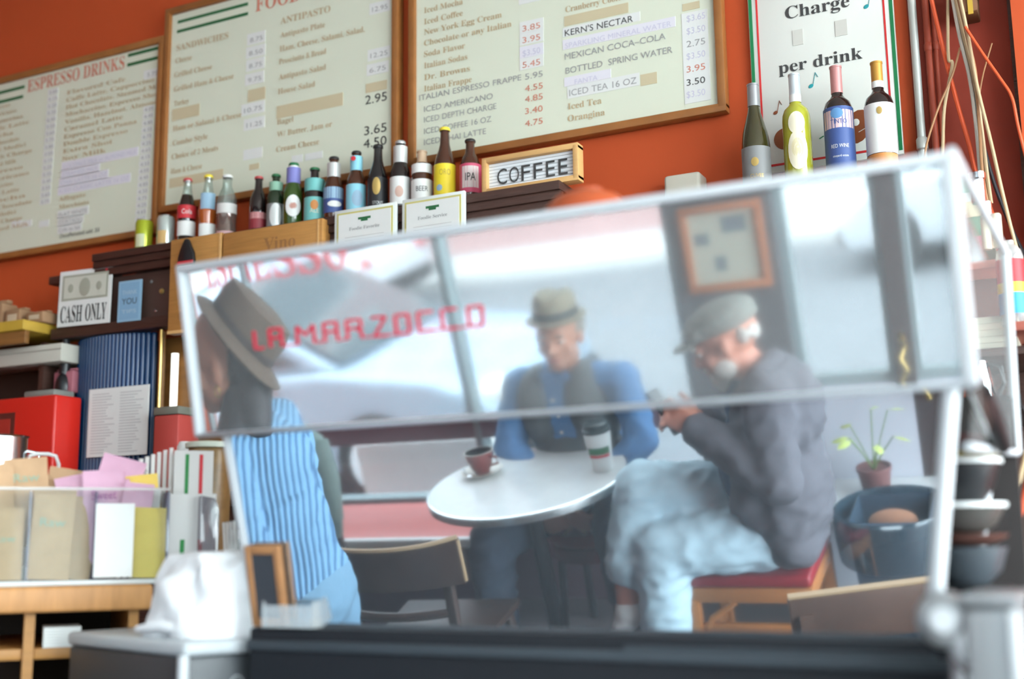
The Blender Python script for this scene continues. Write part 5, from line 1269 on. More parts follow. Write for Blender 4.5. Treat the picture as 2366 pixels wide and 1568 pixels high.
def car(label, x, y, col_, face=1, L=4.3):
    t = thing('parked_car', label, 'car', (x, y, ZG), 0 if face > 0 else math.pi, 'parked cars outside the window')
    m = mat('car_paint_%d' % len(bpy.data.materials), col_, .25, coat=.6)
    s = L/4.3
    lo = [(-2.12, .30), (-2.15, .62), (-2.05, .84), (-1.35, .93), (1.0, .90), (1.75, .80), (2.10, .66), (2.14, .36), (2.05, .24), (-2.0, .24)]
    MB().prism([(a*s, b_) for a, b_ in lo], -.86, .86).build('car_body', m, t, bev=.07, seg=3)
    mb = MB(); cabB = [(-1.75, .90), (1.05, .88)]; pr_b = [(-1.78*s, .90), (-1.15*s, 1.38), (-.55*s, 1.46), (.15*s, 1.43), (1.08*s, .89)]
    n = len(pr_b); vs = []
    for sy in (-1, 1):
        for a, b_ in pr_b: vs.append((a, sy*(.80-.16*max(0, (b_-.9)/.55)), b_))
    mb.add(vs, [tuple(range(n)), tuple(range(2*n-1, n-1, -1))]+[(i, i+n, (i+1) % n+n, (i+1) % n) for i in range(n)]); mb.build('car_cabin', m, t, bev=.05, seg=3)
    for sy in (-1, 1):
        for wx in [[(-1.55, .95), (-1.10, 1.30), (-.62, 1.37), (-.62, .95)], [(-.54, .95), (-.54, 1.375), (.10, 1.345), (.86, .95)]]:
            vs = [(a*s, sy*(.812-.16*max(0, (b_-.9)/.55)), b_) for a, b_ in wx]
            MB().add(vs+[(a, q_*.98, z) for a, q_, z in vs], [(0, 1, 2, 3), (7, 6, 5, 4)]).build('side_window', M_carg, t)
        for ax in (-1.32, 1.32):
            wh = MB().lathe([(0, -.11), (.20, -.11), (.30, -.09), (.32, -.03), (.32, .05), (.30, .09), (0, .09)], 28, (ax*s, sy*.80, .32), 'y').build('wheel', M_tyre, t, smooth=True)
            MB().lathe([(0, -.005), (.19, -.003), (.20, .012), (.08, .018), (0, .018)], 20, (ax*s, sy*.90, .32), 'y').build('hubcap', M_steel, wh, smooth=True)
        MB().ell((2.06*s, sy*.62, .66), (.08, .17, .08), 14, 8).build('head_lamp', M_lamp, t, smooth=True)
        MB().ell((-2.08*s, sy*.66, .72), (.06, .14, .09), 14, 8).build('tail_lamp', lm('tail_red', (.45, .02, .02), .2), t, smooth=True)
        for hx in (-.30, .62): MB().box(hx*s-.07, hx*s+.07, sy*.872-.012, sy*.872+.012, .80, .825).build('door_handle', M_chrome, t)
    MB().add([(1.10*s, -.70, .93), (1.10*s, .70, .93), (.20*s, .62, 1.435), (.20*s, -.62, 1.435)], [(0, 1, 2, 3)]).build('windscreen', M_carg, t)
    MB().add([(-1.82*s, -.70, .92), (-1.82*s, .70, .92), (-1.19*s, .62, 1.40), (-1.19*s, -.62, 1.40)], [(3, 2, 1, 0)]).build('rear_window', M_carg, t)
    for e in (-1, 1): MB().box(e*2.10*s-.07, e*2.10*s+.07, -.80, .80, .30, .48).build('bumper', M_blackm, t, bev=.03)
    return t
car('pale blue saloon car parked outside beyond the ESPRESSO lettering', -5.25, -3.75, (.30, .40, .50))
car('white saloon car parked outside beyond the dark pier', 1.95, -3.75, (.75, .77, .78), -1)
car('silver estate car parked on the far side of the street', -9.6, -9.2, (.55, .57, .60), -1, 4.6)
car('pale grey car parked on the far side of the street', .1, -9.2, (.50, .52, .54), -1)
def building(label, x0, x1, h, colr, band, nwin):
    t = thing('street_building', label, 'building', ((x0+x1)/2, -12.5, ZG+.12)); w = x1-x0
    m = mat('facade_%d' % len(bpy.data.materials), colr, .7, var=.1, scale=1.5)
    MB().box(-w/2, w/2, -6, 0, 0, h).build('facade_wall', m, t)
    MB().box(-w/2, w/2, .0, .06, 2.9, 3.5).build('sign_band', mat('band_%d' % len(bpy.data.materials), band, .6), t)
    for r_ in range(3):
        for k in range(nwin):
            xw = -w/2+w*(k+.5)/nwin; ww = w/nwin*(.38 if r_ else .42)
            z0, z1 = (.45, 2.7) if r_ == 0 else (3.9+(r_-1)*2.6, 5.7+(r_-1)*2.6)
            f = MB().box(xw-ww, xw+ww, .0, .05, z0-.06, z1+.06).build('window_frame', M_white, t); MB().box(xw-ww+.07, xw+ww-.07, .0505, .06, z0, z1).build('window_pane', M_carg, f)
    MB().box(-w/2, w/2, -.1, .18, h, h+.25).build('cornice', M_white, t)
building('pale grey shop building across the street, behind the blue car', -16, -9.2, 8.5, (.50, .52, .53), (.30, .36, .40), 4)
building('dusty rose brick building across the street with a red shop band', -9.2, -4.6, 9.5, (.42, .26, .25), (.55, .10, .10), 3)
building('white rendered building across the street', -4.6, -.6, 8.8, (.66, .66, .64), (.60, .25, .25), 3)
building('blue grey office building across the street', -.6, 6.0, 9.0, (.33, .40, .45), (.55, .55, .55), 4)

# ------------------------------------------------------------------ furniture by the window
M_marble = mat('white_marble', (.70, .71, .70), .18, var=.10, scale=14); M_rim = mat('aluminium_rim', (.60, .62, .62), .25, .9); M_iron = mat('black_iron', (.02, .02, .022), .5)
def round_table(label, x, y, r, grp='round cafe tables'):
    t = thing('cafe_table', label, 'table', (x, y, 0), 0, grp)
    MB().lathe([(0, .724), (r-.004, .724), (r-.004, .7495), (0, .75)], 56).build('table_top', M_marble, t, smooth=True)
    MB().lathe([(r-.0045, .720), (r+.003, .722), (r+.004, .735), (r+.003, .748), (r-.0045, .7505)], 56, caps=False).build('metal_rim', M_rim, t, smooth=True)
    MB().lathe([(.032, .03), (.026, .06), (.026, .68), (.10, .7235)], 20).build('pedestal', M_iron, t, smooth=True)
    MB().lathe([(.23, 0), (.23, .012), (.08, .026), (.032, .035)], 32).build('foot_plate', M_iron, t, smooth=True)
    return t
TC = (-1.725, -.42)
round_table('round white marble cafe table with a metal rim between the two men', TC[0], TC[1], .338)
round_table('round white cafe table beside the woman, behind the coat', -2.95, -.30, .30)
round_table('round speckled cafe table at the lower corner of the reflection', -.13, .92, .33)
# coffee cup on its saucer, spoon, take-away cup
def P3(px, py, z):
    p = on_mirror(px, py); r = FW+RT*(px-CX)/FPX-UP*(py-CY)/FPX; r = r-2*(r@NN)*NN
    return p+r*((z-p[2])/r[2])
q = P3(1116, 1094, .752)
cp = thing('saucer', 'cream saucer with a spoon resting on it on the marble table', 'saucer', (float(q[0]), float(q[1]), .7508))
MB().lathe([(0, .002), (.035, 0), (.045, .004), (.072, .014), (.074, .016), (.045, .008), (.030, .005), (0, .005)], 32).build('saucer_dish', mat('cream_ceramic', (.66, .62, .54), .25), cp, smooth=True)
sp_ = MB().tube([(-.020, .058, .0175), (-.05, .03, .018), (-.07, .0, .020)], .0022, 6).build('spoon_handle', M_chrome, cp, smooth=True)
MB().ell((-.012, .064, .0175), (.014, .010, .003), 12, 6).build('spoon_bowl', M_chrome, sp_, smooth=True)
cu_ = thing('coffee_cup', 'red-brown coffee cup with a cream inside on the saucer', 'cup', (float(q[0]), float(q[1]), .7562))
M_cupb = mat('redbrown_glaze', (.20, .05, .045), .2)
MB().lathe([(0, 0), (.026, 0), (.027, .006), (.040, .03), (.050, .075), (.0505, .078)], 32).build('cup_outside', M_cupb, cu_, smooth=True)
MB().lathe([(.0506, .078), (.048, .0785), (.046, .074), (.036, .03), (.02, .012), (0, .012)], 32).build('cup_inside', MATS['cream_ceramic'], cu_, smooth=True)
MB().tube([(.044, .01, .062), (.072, .016, .060), (.074, .016, .038), (.040, .008, .028)], .005, 8).build('cup_handle', M_cupb, cu_, smooth=True)
q = P3(1394, 1082, .752)
tc = thing('takeaway_cup', 'white paper takeaway cup with a dark lid and green and red print', 'cup', (float(q[0]), float(q[1]), .7508))
MB().lathe([(0, 0), (.033, 0), (.0335, .003), (.045, .130), (0, .130)], 32).build('paper_wall', M_paper, tc, smooth=True)
MB().lathe([(.0455, .1302), (.0475, .132), (.0475, .142), (.043, .144), (.041, .158), (.036, .160), (0, .157)], 32).build('lid', mat('dark_green_lid', (.02, .035, .035), .35), tc, smooth=True)
for z0, z1, m in ((.062, .085, M_green), (.050, .060, K_red)):
    mb = MB(); label_arc(mb, .0335+.0115*z1/.13+.0008, z0, z1, math.radians(75), .95); mb.build('printed_band', m, tc, smooth=True)
# dark bentwood chair with its back to the mirror
M_dchair = mat('dark_chair_wood', (.05, .028, .022), .35, var=.3, scale=15); M_chedge = mat('pale_chair_edge', (.45, .30, .17), .5)  # second wood is a paler tan for the edge strips
ch = thing('dining_chair', 'dark wooden chair with a curved backrest, back to the mirror', 'chair', (-1.87, .085, 0), -.05)
arc = lambda t, d: d*(1-(2*t-1)**2)
vs = []; fs = []; n = 16
for i in range(n+1):
    t_ = i/n; x = -.235+.47*t_; y = .20-.045*(1-(2*t_-1)**2)*-1; y = .20+.05*(1-(2*t_-1)**2)
    ztop = .825+.012*abs(2*t_-1)**3
    for (yy, zz_) in ((y, .705), (y, ztop), (y-.018, ztop), (y-.018, .705)): vs.append((x, yy, zz_))
for i in range(n):
    for k in range(4): fs.append((i*4+k, i*4+(k+1) % 4, (i+1)*4+(k+1) % 4, (i+1)*4+k))
fs += [(3, 2, 1, 0), tuple(n*4+k for k in range(4))]
bk_ = MB().add(vs, fs).build('backrest', M_dchair, ch)
MB().tube([(-.235+.47*i/n, .191+.05*(1-(2*i/n-1)**2), .829+.012*abs(2*i/n-1)**3) for i in range(n+1)], .0075, 6).build('pale_top_edge', M_chedge, bk_, smooth=True)
MB().tube([(.236, .192, .832), (.236, .192, .71)], .005, 6).build('pale_side_edge', M_chedge, bk_, smooth=True)
lr = MB().tube([(-.16+.32*i/n, .192+.03*(1-(2*i/n-1)**2), .615) for i in range(n+1)], .014, 8).build('lower_rail', M_dchair, ch, smooth=True)
for s in (-1, 1):
    MB().bar((s*.17, .24, 0), (s*.175, .175, .80), .030, .024).build('rear_leg', M_dchair, ch, bev=.004)
    MB().bar((s*.17, -.20, 0), (s*.16, -.17, .44), .028, .028).build('front_leg', M_dchair, ch, bev=.004)
    MB().bar((s*.165, -.18, .20), (s*.17, .21, .20), .018, .022).build('stretcher', M_dchair, ch)
MB().prism([(-.20, -.20), (.20, -.20), (.19, .20), (-.19, .20)], .44, .465, 'xy').build('seat', M_dchair, ch, bev=.008)
# wooden stool with a red seat under the older man
M_orwood = mat('orange_wood', (.40, .15, .045), .45, var=.2, scale=14, stretch=(1, 1, 6)); M_vinyl = mat('red_vinyl', (.26, .012, .02), .3)
st = thing('wooden_stool', 'orange wooden stool with a red vinyl seat under the man in the cap', 'stool', (-.985, -.42, 0))
MB().prism([(-.20, -.18), (.19, -.18), (.19, .17), (-.20, .17)], .435, .475, 'xy').build('vinyl_seat', M_vinyl, st, bev=.014, seg=3)
for x in (-.18, .17):
    for y in (-.155, .15): MB().bar((x*1.03, y*1.03, 0), (x, y, .392), .036, .036, up=(0, 1, 0)).build('leg', M_orwood, st, bev=.004)
for y in (-.155, .15):
    MB().box(-.20, .19, y-.014, y+.014, .385, .434).build('apron', M_orwood, st, bev=.003)
    MB().box(-.17, .16, y-.010, y+.010, .275, .312).build('stretcher', M_orwood, st, bev=.003)
for x in (-.185, .175): MB().box(x-.012, x+.012, -.14, .135, .385, .434).build('apron', M_orwood, st, bev=.003); MB().box(x-.009, x+.009, -.14, .135, .18, .215).build('stretcher', M_orwood, st, bev=.003)
MB().tube([(-.165, .155, .26), (-.13, .155, .33), (-.05, .155, .385)], .011, 8).build('corner_brace', M_orwood, st, smooth=True)
# stool of the man in the fedora
s2 = thing('vinyl_stool', 'black based stool with a red vinyl cushion under the man in the fedora', 'stool', (-1.665, -.76, 0))
MB().lathe([(0, .415), (.16, .415), (.185, .425), (.19, .445), (.18, .468), (.12, .475), (0, .476)], 32).build('cushion', M_vinyl, s2, smooth=True)
MB().lathe([(.17, .36), (.178, .362), (.178, .4145), (.16, .4148)], 32).build('seat_ring', lm('maroon_ring', (.14, .02, .03), .4), s2, smooth=True)
for a_ in range(4):
    c_, s_ = math.cos(a_*math.pi/2+.78), math.sin(a_*math.pi/2+.78); MB().tube([(.20*c_, .20*s_, 0), (.15*c_, .15*s_, .36)], .014, 8).build('leg', M_iron, s2, smooth=True)
# chair back of the near table
nc = thing('plank_chair', 'brown plank-backed chair at the speckled table', 'chair', (-.50, .49, 0), -.30)
M_plank = mat('brown_plank', (.13, .075, .055), .35, var=.25, scale=12)
MB().box(-.165, .20, -.012, .012, .685, .80).build('back_plank', M_plank, nc, bev=.006)
MB().box(-.163, .198, -.011, .011, .8005, .806).build('pale_edge', M_chedge, nc)
for x in (-.13, .16): MB().bar((x, -.02, 0), (x, .016, .76), .030, .024).build('rear_leg', M_plank, nc); MB().bar((x, .40, 0), (x, .38, .44), .030, .030).build('front_leg', M_plank, nc)
MB().box(-.17, .20, -.005, .41, .44, .465).build('seat', M_plank, nc, bev=.008)
# waste bin with a bag, paper and bread
wb_ = thing('waste_bin', 'dark blue waste bin lined with a bag beside the stool', 'waste bin', (-.60, -.62, 0))
M_bin = mat('navy_bin', (.035, .065, .10), .5); M_bag = clear_mat('bin_bag', '#8fa6b4', .35, .25, '#34505f')
MB().lathe([(0, 0), (.14, 0), (.17, .52), (.175, .525), (.165, .53), (.135, .02), (0, .02)], 4, a0=0).build('bin_body', M_bin, wb_)
wb_.rotation_euler = (0, 0, math.pi/4)
mb = MB()
mb.lathe([(.178, .38), (.184, .46), (.182, .535), (.168, .54), (.160, .48)], 32, caps=False); mb.build('bag_cuff', M_bag, wb_, smooth=True)
wp = thing('bread_roll', 'brown bread roll on crumpled paper in the waste bin', 'bread', (-.60, -.60, .475))
MB().ell((0, 0, .02), (.075, .05, .035), 20, 12).build('roll_crust', mat('bread_crust', (.28, .12, .06), .7, var=.2, scale=30), wp, smooth=True)
for k in range(6): MB().ell((-.09+k*.036, .05+.012*math.sin(k*2.1), -.006+.006*math.cos(k*1.7)), (.030, .025, .022), 8, 6, rot=(k, k*.7, 0)).build('crumpled_paper', M_paper, wp)
# plant
pp_ = thing('potted_plant', 'small plant in a brown pot on the sill', 'plant', (-.69, -.90, .4655))
MB().lathe([(0, 0), (.042, 0), (.044, .004), (.054, .085), (.058, .087), (.058, .10), (.052, .10), (.050, .09), (0, .088)], 28).build('pot', mat('brown_pot', (.16, .06, .055), .6), pp_, smooth=True)
M_leafy = mat('yellow_green_leaf', (.42, .48, .12), .5); M_stem = mat('green_stem', (.16, .24, .08), .6)
random.seed(11)
for k in range(7):
    a_ = k*.9+.4; rr = random.uniform(.05, .13); hz = random.uniform(.10, .22) if k < 5 else .28
    tip = Vector((rr*math.cos(a_), rr*math.sin(a_)*.6, .09+hz*.7))
    stm = MB().tube([(0, 0, .085), tuple(tip*.5+Vector((0, 0, .05))), tuple(tip)], .0025, 6).build('stem', M_stem, pp_, smooth=True)
    d_ = Vector((math.cos(a_), math.sin(a_), -.2)).normalized(); sd = Vector((-math.sin(a_), math.cos(a_), .3)).normalized()
    lv = [tip, tip+d_*.020+sd*.016, tip+d_*.045+sd*.014, tip+d_*.065, tip+d_*.045-sd*.014, tip+d_*.020-sd*.016, tip+d_*.033+Vector((0, 0, .006))]
    MB().add(lv, [(0, 1, 6), (1, 2, 6), (2, 3, 6), (3, 4, 6), (4, 5, 6), (5, 0, 6)]).build('leaf', M_leafy, pp_)
# coat on a chair back behind the woman
ck = thing('draped_coat', 'grey-green coat hanging over a chair back behind the woman', 'coat', (-2.80, -.62, 0))
mb = MB(); n = 14
prof = [(.47, .14), (.60, .17), (.74, .18), (.86, .15), (.93, .09), (.955, .03)]
M_coat = mat('grey_green_wool', (.16, .20, .18), .9, var=.15, scale=12, bump=.3)
vs = []; fs = []
for z, r in prof:
    for i in range(n*2):
        a_ = math.pi*i/n; vs.append((r*math.cos(a_)*(1+.05*math.sin(5*a_)), .10*r/.18*math.sin(a_), z))
for j in range(len(prof)-1):
    for i in range(2*n): i2 = (i+1) % (2*n); fs.append((j*2*n+i, j*2*n+i2, (j+1)*2*n+i2, (j+1)*2*n+i))
fs += [tuple(range(2*n-1, -1, -1)), tuple((len(prof)-1)*2*n+i for i in range(2*n))]
MB().add(vs, fs).build('coat_cloth', M_coat, ck, smooth=True)
MB().tube([(.13, .02, .86), (.17, .05, .72), (.16, .05, .56)], [.05, .045, .035], 10).build('sleeve', M_coat, ck, smooth=True)
for x in (-.12, .12): MB().bar((x, 0, 0), (x, 0, .48), .026, .026, up=(0, 1, 0)).build('chair_leg', M_dchair, ck)

# ------------------------------------------------------------------ people
def V3(p): return np.array([float(k) for k in p])
def cap_mesh(mb, p0, p1, r0, r1, n=14):
    p0, p1 = Vector(p0), Vector(p1); d = p1-p0
    L_ = d.length
    if L_ < 1e-5: d = Vector((0, 0, 1))
    d.normalize()
    x = d.cross(Vector((.31, .17, .93)));
    if x.length < .05: x = d.cross(Vector((1, 0, 0)))
    x.normalize(); y = d.cross(x)
    rows = []
    for k in range(5): a = math.pi/2*(1-k/4); rows.append((p0-d*r0*math.sin(a), r0*math.cos(a)))
    for k in range(5): a = math.pi/2*(k/4); rows.append((p1+d*r1*math.sin(a), r1*math.cos(a)))
    vs = []; fs = []
    for c, r in rows:
        for i in range(n): t = 2*math.pi*i/n; vs.append(c+(x*math.cos(t)+y*math.sin(t))*max(r, 1e-5))
    for j in range(len(rows)-1):
        for i in range(n): i2 = (i+1) % n; fs.append((j*n+i, j*n+i2, (j+1)*n+i2, (j+1)*n+i))
    mb.add(vs, fs)
def fuse(name, prims, mats, parent, origin, voxel=.008, it=6, fold=0.0):
    """melt tapered capsules and ellipsoids into one continuous skin; each face takes the material of the nearest one"""
    mb = MB()
    for p in prims:
        if p[0] == 'c': cap_mesh(mb, p[1], p[2], p[3], p[4])
        else: mb.ell(p[1], p[2], 18, 12, rot=p[3])
    me = bpy.data.meshes.new('tmp'); me.from_pydata(mb.v, [], mb.f)
    bm = bmesh.new(); bm.from_mesh(me); bmesh.ops.remove_doubles(bm, verts=bm.verts, dist=1e-6); bmesh.ops.recalc_face_normals(bm, faces=bm.faces); bm.to_mesh(me); bm.free()
    o = bpy.data.objects.new('tmp', me); COL.objects.link(o)
    m = o.modifiers.new('r', 'REMESH'); m.mode = 'VOXEL'; m.voxel_size = voxel; m.adaptivity = 0
    dg = bpy.context.evaluated_depsgraph_get(); dg.update()
    res = bpy.data.meshes.new_from_object(o.evaluated_get(dg))
    bpy.data.objects.remove(o); bpy.data.meshes.remove(me)
    bm = bmesh.new(); bm.from_mesh(res)
    for _ in range(it): bmesh.ops.smooth_vert(bm, verts=bm.verts, factor=.5, use_axis_x=True, use_axis_y=True, use_axis_z=True)
    if fold:
        bm.normal_update()
        for v in bm.verts:
            c_ = v.co; n1 = mnoise.noise(Vector((c_.x*9+c_.z*6, c_.y*9, c_.z*16-c_.x*8))); n2 = mnoise.noise(Vector((c_.x*22, c_.y*22+3, c_.z*34)))
            v.co = c_+v.normal*fold*((.5-abs(n1))*2.0-.5+.45*n2)
    bm.to_mesh(res); bm.free()
    nf = len(res.polygons)
    if len(mats) > 1:
        cen = np.empty(nf*3); res.polygons.foreach_get('center', cen); cen = cen.reshape(-1, 3)
        best = np.full(nf, 1e9); idx = np.zeros(nf, int)
        for p in prims:
            if p[0] == 'c':
                a, b_ = V3(p[1]), V3(p[2]); ab = b_-a; L2 = max(ab@ab, 1e-9)
                t = np.clip(((cen-a)@ab)/L2, 0, 1); d = np.linalg.norm(cen-(a+t[:, None]*ab), axis=1)-(p[3]+(p[4]-p[3])*t)
                mi = p[5]
            else:
                R_ = np.array(Euler(p[3] or (0, 0, 0)).to_matrix()); q = (cen-V3(p[1]))@R_
                k = np.linalg.norm(q/np.array(p[2]), axis=1); d = (k-1)*min(p[2]); mi = p[4]
            w_ = d < best; best[w_] = d[w_]; idx[w_] = mi
        res.polygons.foreach_set('material_index', idx.tolist())
    for q in mats: res.materials.append(q)
    res.polygons.foreach_set('use_smooth', [True]*nf)
    vv = np.empty(len(res.vertices)*3); res.vertices.foreach_get('co', vv); vv = vv.reshape(-1, 3)-np.array(origin); res.vertices.foreach_set('co', vv.ravel())
    res.name = name
    ob = bpy.data.objects.new(name, res); COL.objects.link(ob); ob.parent = parent
    return ob
def frame(fwd, up=(0, 0, 1)):
    f = Vector(fwd).normalized(); s = f.cross(Vector(up)).normalized(); u = s.cross(f); return f, s, u
def head_prims(c, fwd, up, sk=0, sc=1.0):
    f, s, u = frame(fwd, up); c = Vector(c)
    R_ = Matrix((s, f, u)).transposed().to_euler()
    P = lambda a, b_, d: tuple(c+s*a*sc+f*b_*sc+u*d*sc)
    E_ = lambda a, b_, d, r: ('e', P(a, b_, d), tuple(k*sc for k in r), R_, sk)
    return [E_(0, -.012, .030, (.074, .092, .088)), E_(0, .022, -.035, (.060, .066, .075)), E_(0, .050, -.085, (.034, .034, .026)), E_(0, .078, .012, (.050, .018, .020)),
            ('c', P(0, .088, .005), P(0, .108, -.030), .011*sc, .014*sc, sk), E_(-.012, .094, -.034, (.010, .010, .008)), E_(.012, .094, -.034, (.010, .010, .008)),
            E_(-.077, -.005, -.012, (.010, .018, .030)), E_(.077, -.005, -.012, (.010, .018, .030)), E_(-.040, .055, -.030, (.024, .024, .024)), E_(.040, .055, -.030, (.024, .024, .024)),
            E_(0, .080, -.062, (.024, .012, .009))], P, R_
def face_parts(P, R_, parent, origin, beard=None, brow=None):
    o = Vector(origin)
    for sg_ in (-1, 1):
        p = Vector(P(sg_*.031, .080, .000)); MB().ell(tuple(p-o), (.012, .009, .009), 12, 8, rot=R_).build('eye', mat('eye_white', (.65, .63, .60), .2), parent, smooth=True)
        p = Vector(P(sg_*.031, .0875, -.001)); MB().ell(tuple(p-o), (.0055, .004, .0055), 10, 6, rot=R_).build('iris', mat('iris_dark', (.04, .025, .02), .2), parent, smooth=True)
        p = Vector(P(sg_*.033, .090, .021)); MB().ell(tuple(p-o), (.020, .006, .005), 10, 6, rot=R_).build('eyebrow', brow or mat('brow_grey', (.30, .27, .24), .8), parent, smooth=True)
    p = Vector(P(0, .092, -.064)); MB().ell(tuple(p-o), (.023, .006, .0055), 12, 6, rot=R_).build('lips', mat('lip_skin', (.42, .16, .14), .5), parent, smooth=True)
def hand_prims(wrist, dirv, palmn, sk=0, curl=.6, thumb=1, sc=1.0):
    """palm and five fingers; dirv points along the hand, palmn out of the palm, fingers curl towards palmn"""
    d, s, n_ = Vector(dirv).normalized(), None, Vector(palmn)
    s = d.cross(n_).normalized(); n_ = s.cross(d).normalized(); w = Vector(wrist)
    out = []
    for k in range(4):
        a = w+s*(.0)*sc; b_ = w+d*.085*sc+s*(-.030+.020*k)*sc
        out.append(('c', tuple(a+s*(-.014+.009*k)*sc), tuple(b_), .019*sc, .013*sc, sk))
        L_ = [.040, .046, .043, .034][k]*sc; p = b_; ang_ = .15
        for j in range(3):
            ang_ += curl*(.75+.12*j); q = p+(d*math.cos(ang_)+n_*math.sin(ang_))*L_*(1-.22*j)
            out.append(('c', tuple(p), tuple(q), (.0098-.0008*j)*sc, (.0090-.0008*j)*sc, sk)); p = q
    p = w+d*.025*sc+s*thumb*.024*sc
    for j, (aa, L_) in enumerate(((.8, .042), (.45, .034), (.2, .028))):
        q = p+(d*math.cos(aa)+s*thumb*math.sin(aa)*.8+n_*.45*(1-.2*j)).normalized()*L_*sc
        out.append(('c', tuple(p), tuple(q), (.0135-.0015*j)*sc, (.0120-.0015*j)*sc, sk)); p = q
    return out
def chain(pts, rs, mi=0): return [('c', tuple(a), tuple(b_), ra, rb, mi) for a, b_, ra, rb in zip(pts[:-1], pts[1:], rs[:-1], rs[1:])]
def infl(prims, d, mi=0):
    o = []
    for p in prims:
        if p[0] == 'c': o.append(('c', p[1], p[2], p[3]+d, p[4]+d, mi))
        else: o.append(('e', p[1], tuple(k+d for k in p[2]), p[3], mi))
    return o
M_skin = mat('light_skin', (.50, .25, .17), .5, var=.06, scale=30); M_skin2 = mat('ruddy_skin', (.52, .22, .15), .5, var=.08, scale=30); M_skin3 = mat('warm_skin', (.48, .21, .13), .5, var=.05, scale=30)
def denim(nm, c): return mat(nm, c, .85, var=.28, scale=9, bump=.5)
M_jeans = denim('light_denim', (.50, .66, .74)); M_navyt = denim('dark_trousers', (.045, .060, .085)); M_jeansw = denim('blue_jeans', (.15, .27, .38))
M_shirt = mat('blue_shirt', (.10, .22, .42), .85, var=.12, scale=10, bump=.4); M_vest = mat('grey_vest', (.105, .115, .12), .9, var=.12, scale=14, bump=.3); M_jacket = mat('grey_jacket', (.105, .100, .115), .9, var=.18, scale=8, bump=.5)
M_under = mat('navy_shirt', (.045, .075, .13), .9, var=.1, scale=10, bump=.3)

# --- man in the fedora, facing the counter
o0 = (-1.67, -.78, 0)
man = thing('person', 'man in a grey fedora, blue shirt and grey waistcoat seated behind the marble table', 'person', o0)
hd = V3(MP(1298, 772, -.74)); nk = V3((-1.675, -.785, 1.02)); ch_ = V3((-1.685, -.80, .88)); be = V3((-1.675, -.795, .70)); pe = V3((-1.665, -.78, .575))
shL, shR = V3((-1.855, -.80, .965)), V3((-1.475, -.80, .96)); elL, elR = V3((-1.915, -.70, .765)), V3((-1.405, -.70, .765)); hL, hR = V3((-1.665, -.52, .625)), V3((-1.600, -.52, .620))
kL, kR = V3((-1.875, -.36, .545)), V3((-1.43, -.40, .55)); aL, aR = V3((-1.90, -.30, .09)), V3((-1.40, -.36, .09))
hp, Pm, Rm = head_prims(hd, (.05, 1, -.06), (0.06, .05, 1), 0, 1.0)
legs = chain([pe+[-.09, .0, -.02], kL, aL], [.082, .060, .040])+chain([pe+[.09, .0, -.02], kR, aR], [.082, .060, .040])
arms = chain([shL, elL, hL], [.050, .040, .028])+chain([shR, elR, hR], [.050, .040, .028])
tors = [('c', tuple(nk), tuple(ch_), .05, .10, 0), ('c', tuple(shL), tuple(shR), .055, .055, 0), ('e', tuple(ch_+[0, 0, .01]), (.165, .105, .15), None, 0), ('e', tuple(be), (.155, .115, .15), None, 0), ('e', tuple(pe), (.165, .12, .10), None, 0)]
feet = [('c', tuple(aL+[0, .0, -.035]), tuple(aL+[-.02, .16, -.05]), .040, .032, 1), ('c', tuple(aR+[0, .0, -.035]), tuple(aR+[.02, .16, -.05]), .040, .032, 1)]
hands = hand_prims(hL, (.55, .45, -.35), (.6, -.3, -.2), 0, .45, 1)+hand_prims(hR, (-.55, .40, -.40), (-.6, -.3, -.2), 0, .45, -1)
fuse('body', hp+[('c', tuple(hd+[0, -.02, -.07]), tuple(nk), .052, .054, 0)]+tors+legs+arms+hands+feet, [M_skin, M_black], man, o0, .0065, 4)
face_parts(Pm, Rm, man, o0)
fuse('trousers', infl(legs, .022)+infl([tors[4]], .016)+[('c', tuple(pe+[-.09, 0, -.02]), tuple(pe+[.09, 0, -.02]), .10, .10, 0)], [M_navyt], man, o0, .010, 6, .008)
fuse('shirt', infl(arms[:1]+arms[2:3], .018)+infl([arms[1], arms[3]], .016)+infl(tors[1:4], .016), [M_shirt], man, o0, .010, 6, .006)
fuse('waistcoat', [('e', tuple(ch_+[-.088, .014, .01]), (.095, .128, .16), (0, .10, 0), 0), ('e', tuple(ch_+[.088, .014, .01]), (.095, .128, .16), (0, -.10, 0), 0), ('e', tuple(be+[0, .008, .0]), (.178, .136, .14), None, 0), ('e', tuple(ch_+[0, -.03, 0]), (.17, .11, .15), None, 0)], [M_vest], man, o0, .010, 6)
c0_ = nk+[0, .035, -.015]
for s in (-1, 1): MB().prism([(0, -.055), (s*.052, -.005), (s*.050, .032), (s*.012, .018)], -.005, .005).build('collar', M_shirt, man, loc=tuple(c0_+[0, .045, 0]-np.array(o0)), rot=(-.35, 0, 0))
for k in range(3): MB().ell(tuple(ch_+[0, .128, .06-k*.06]-np.array(o0)), (.006, .004, .006), 8, 6).build('button', K_white, man)
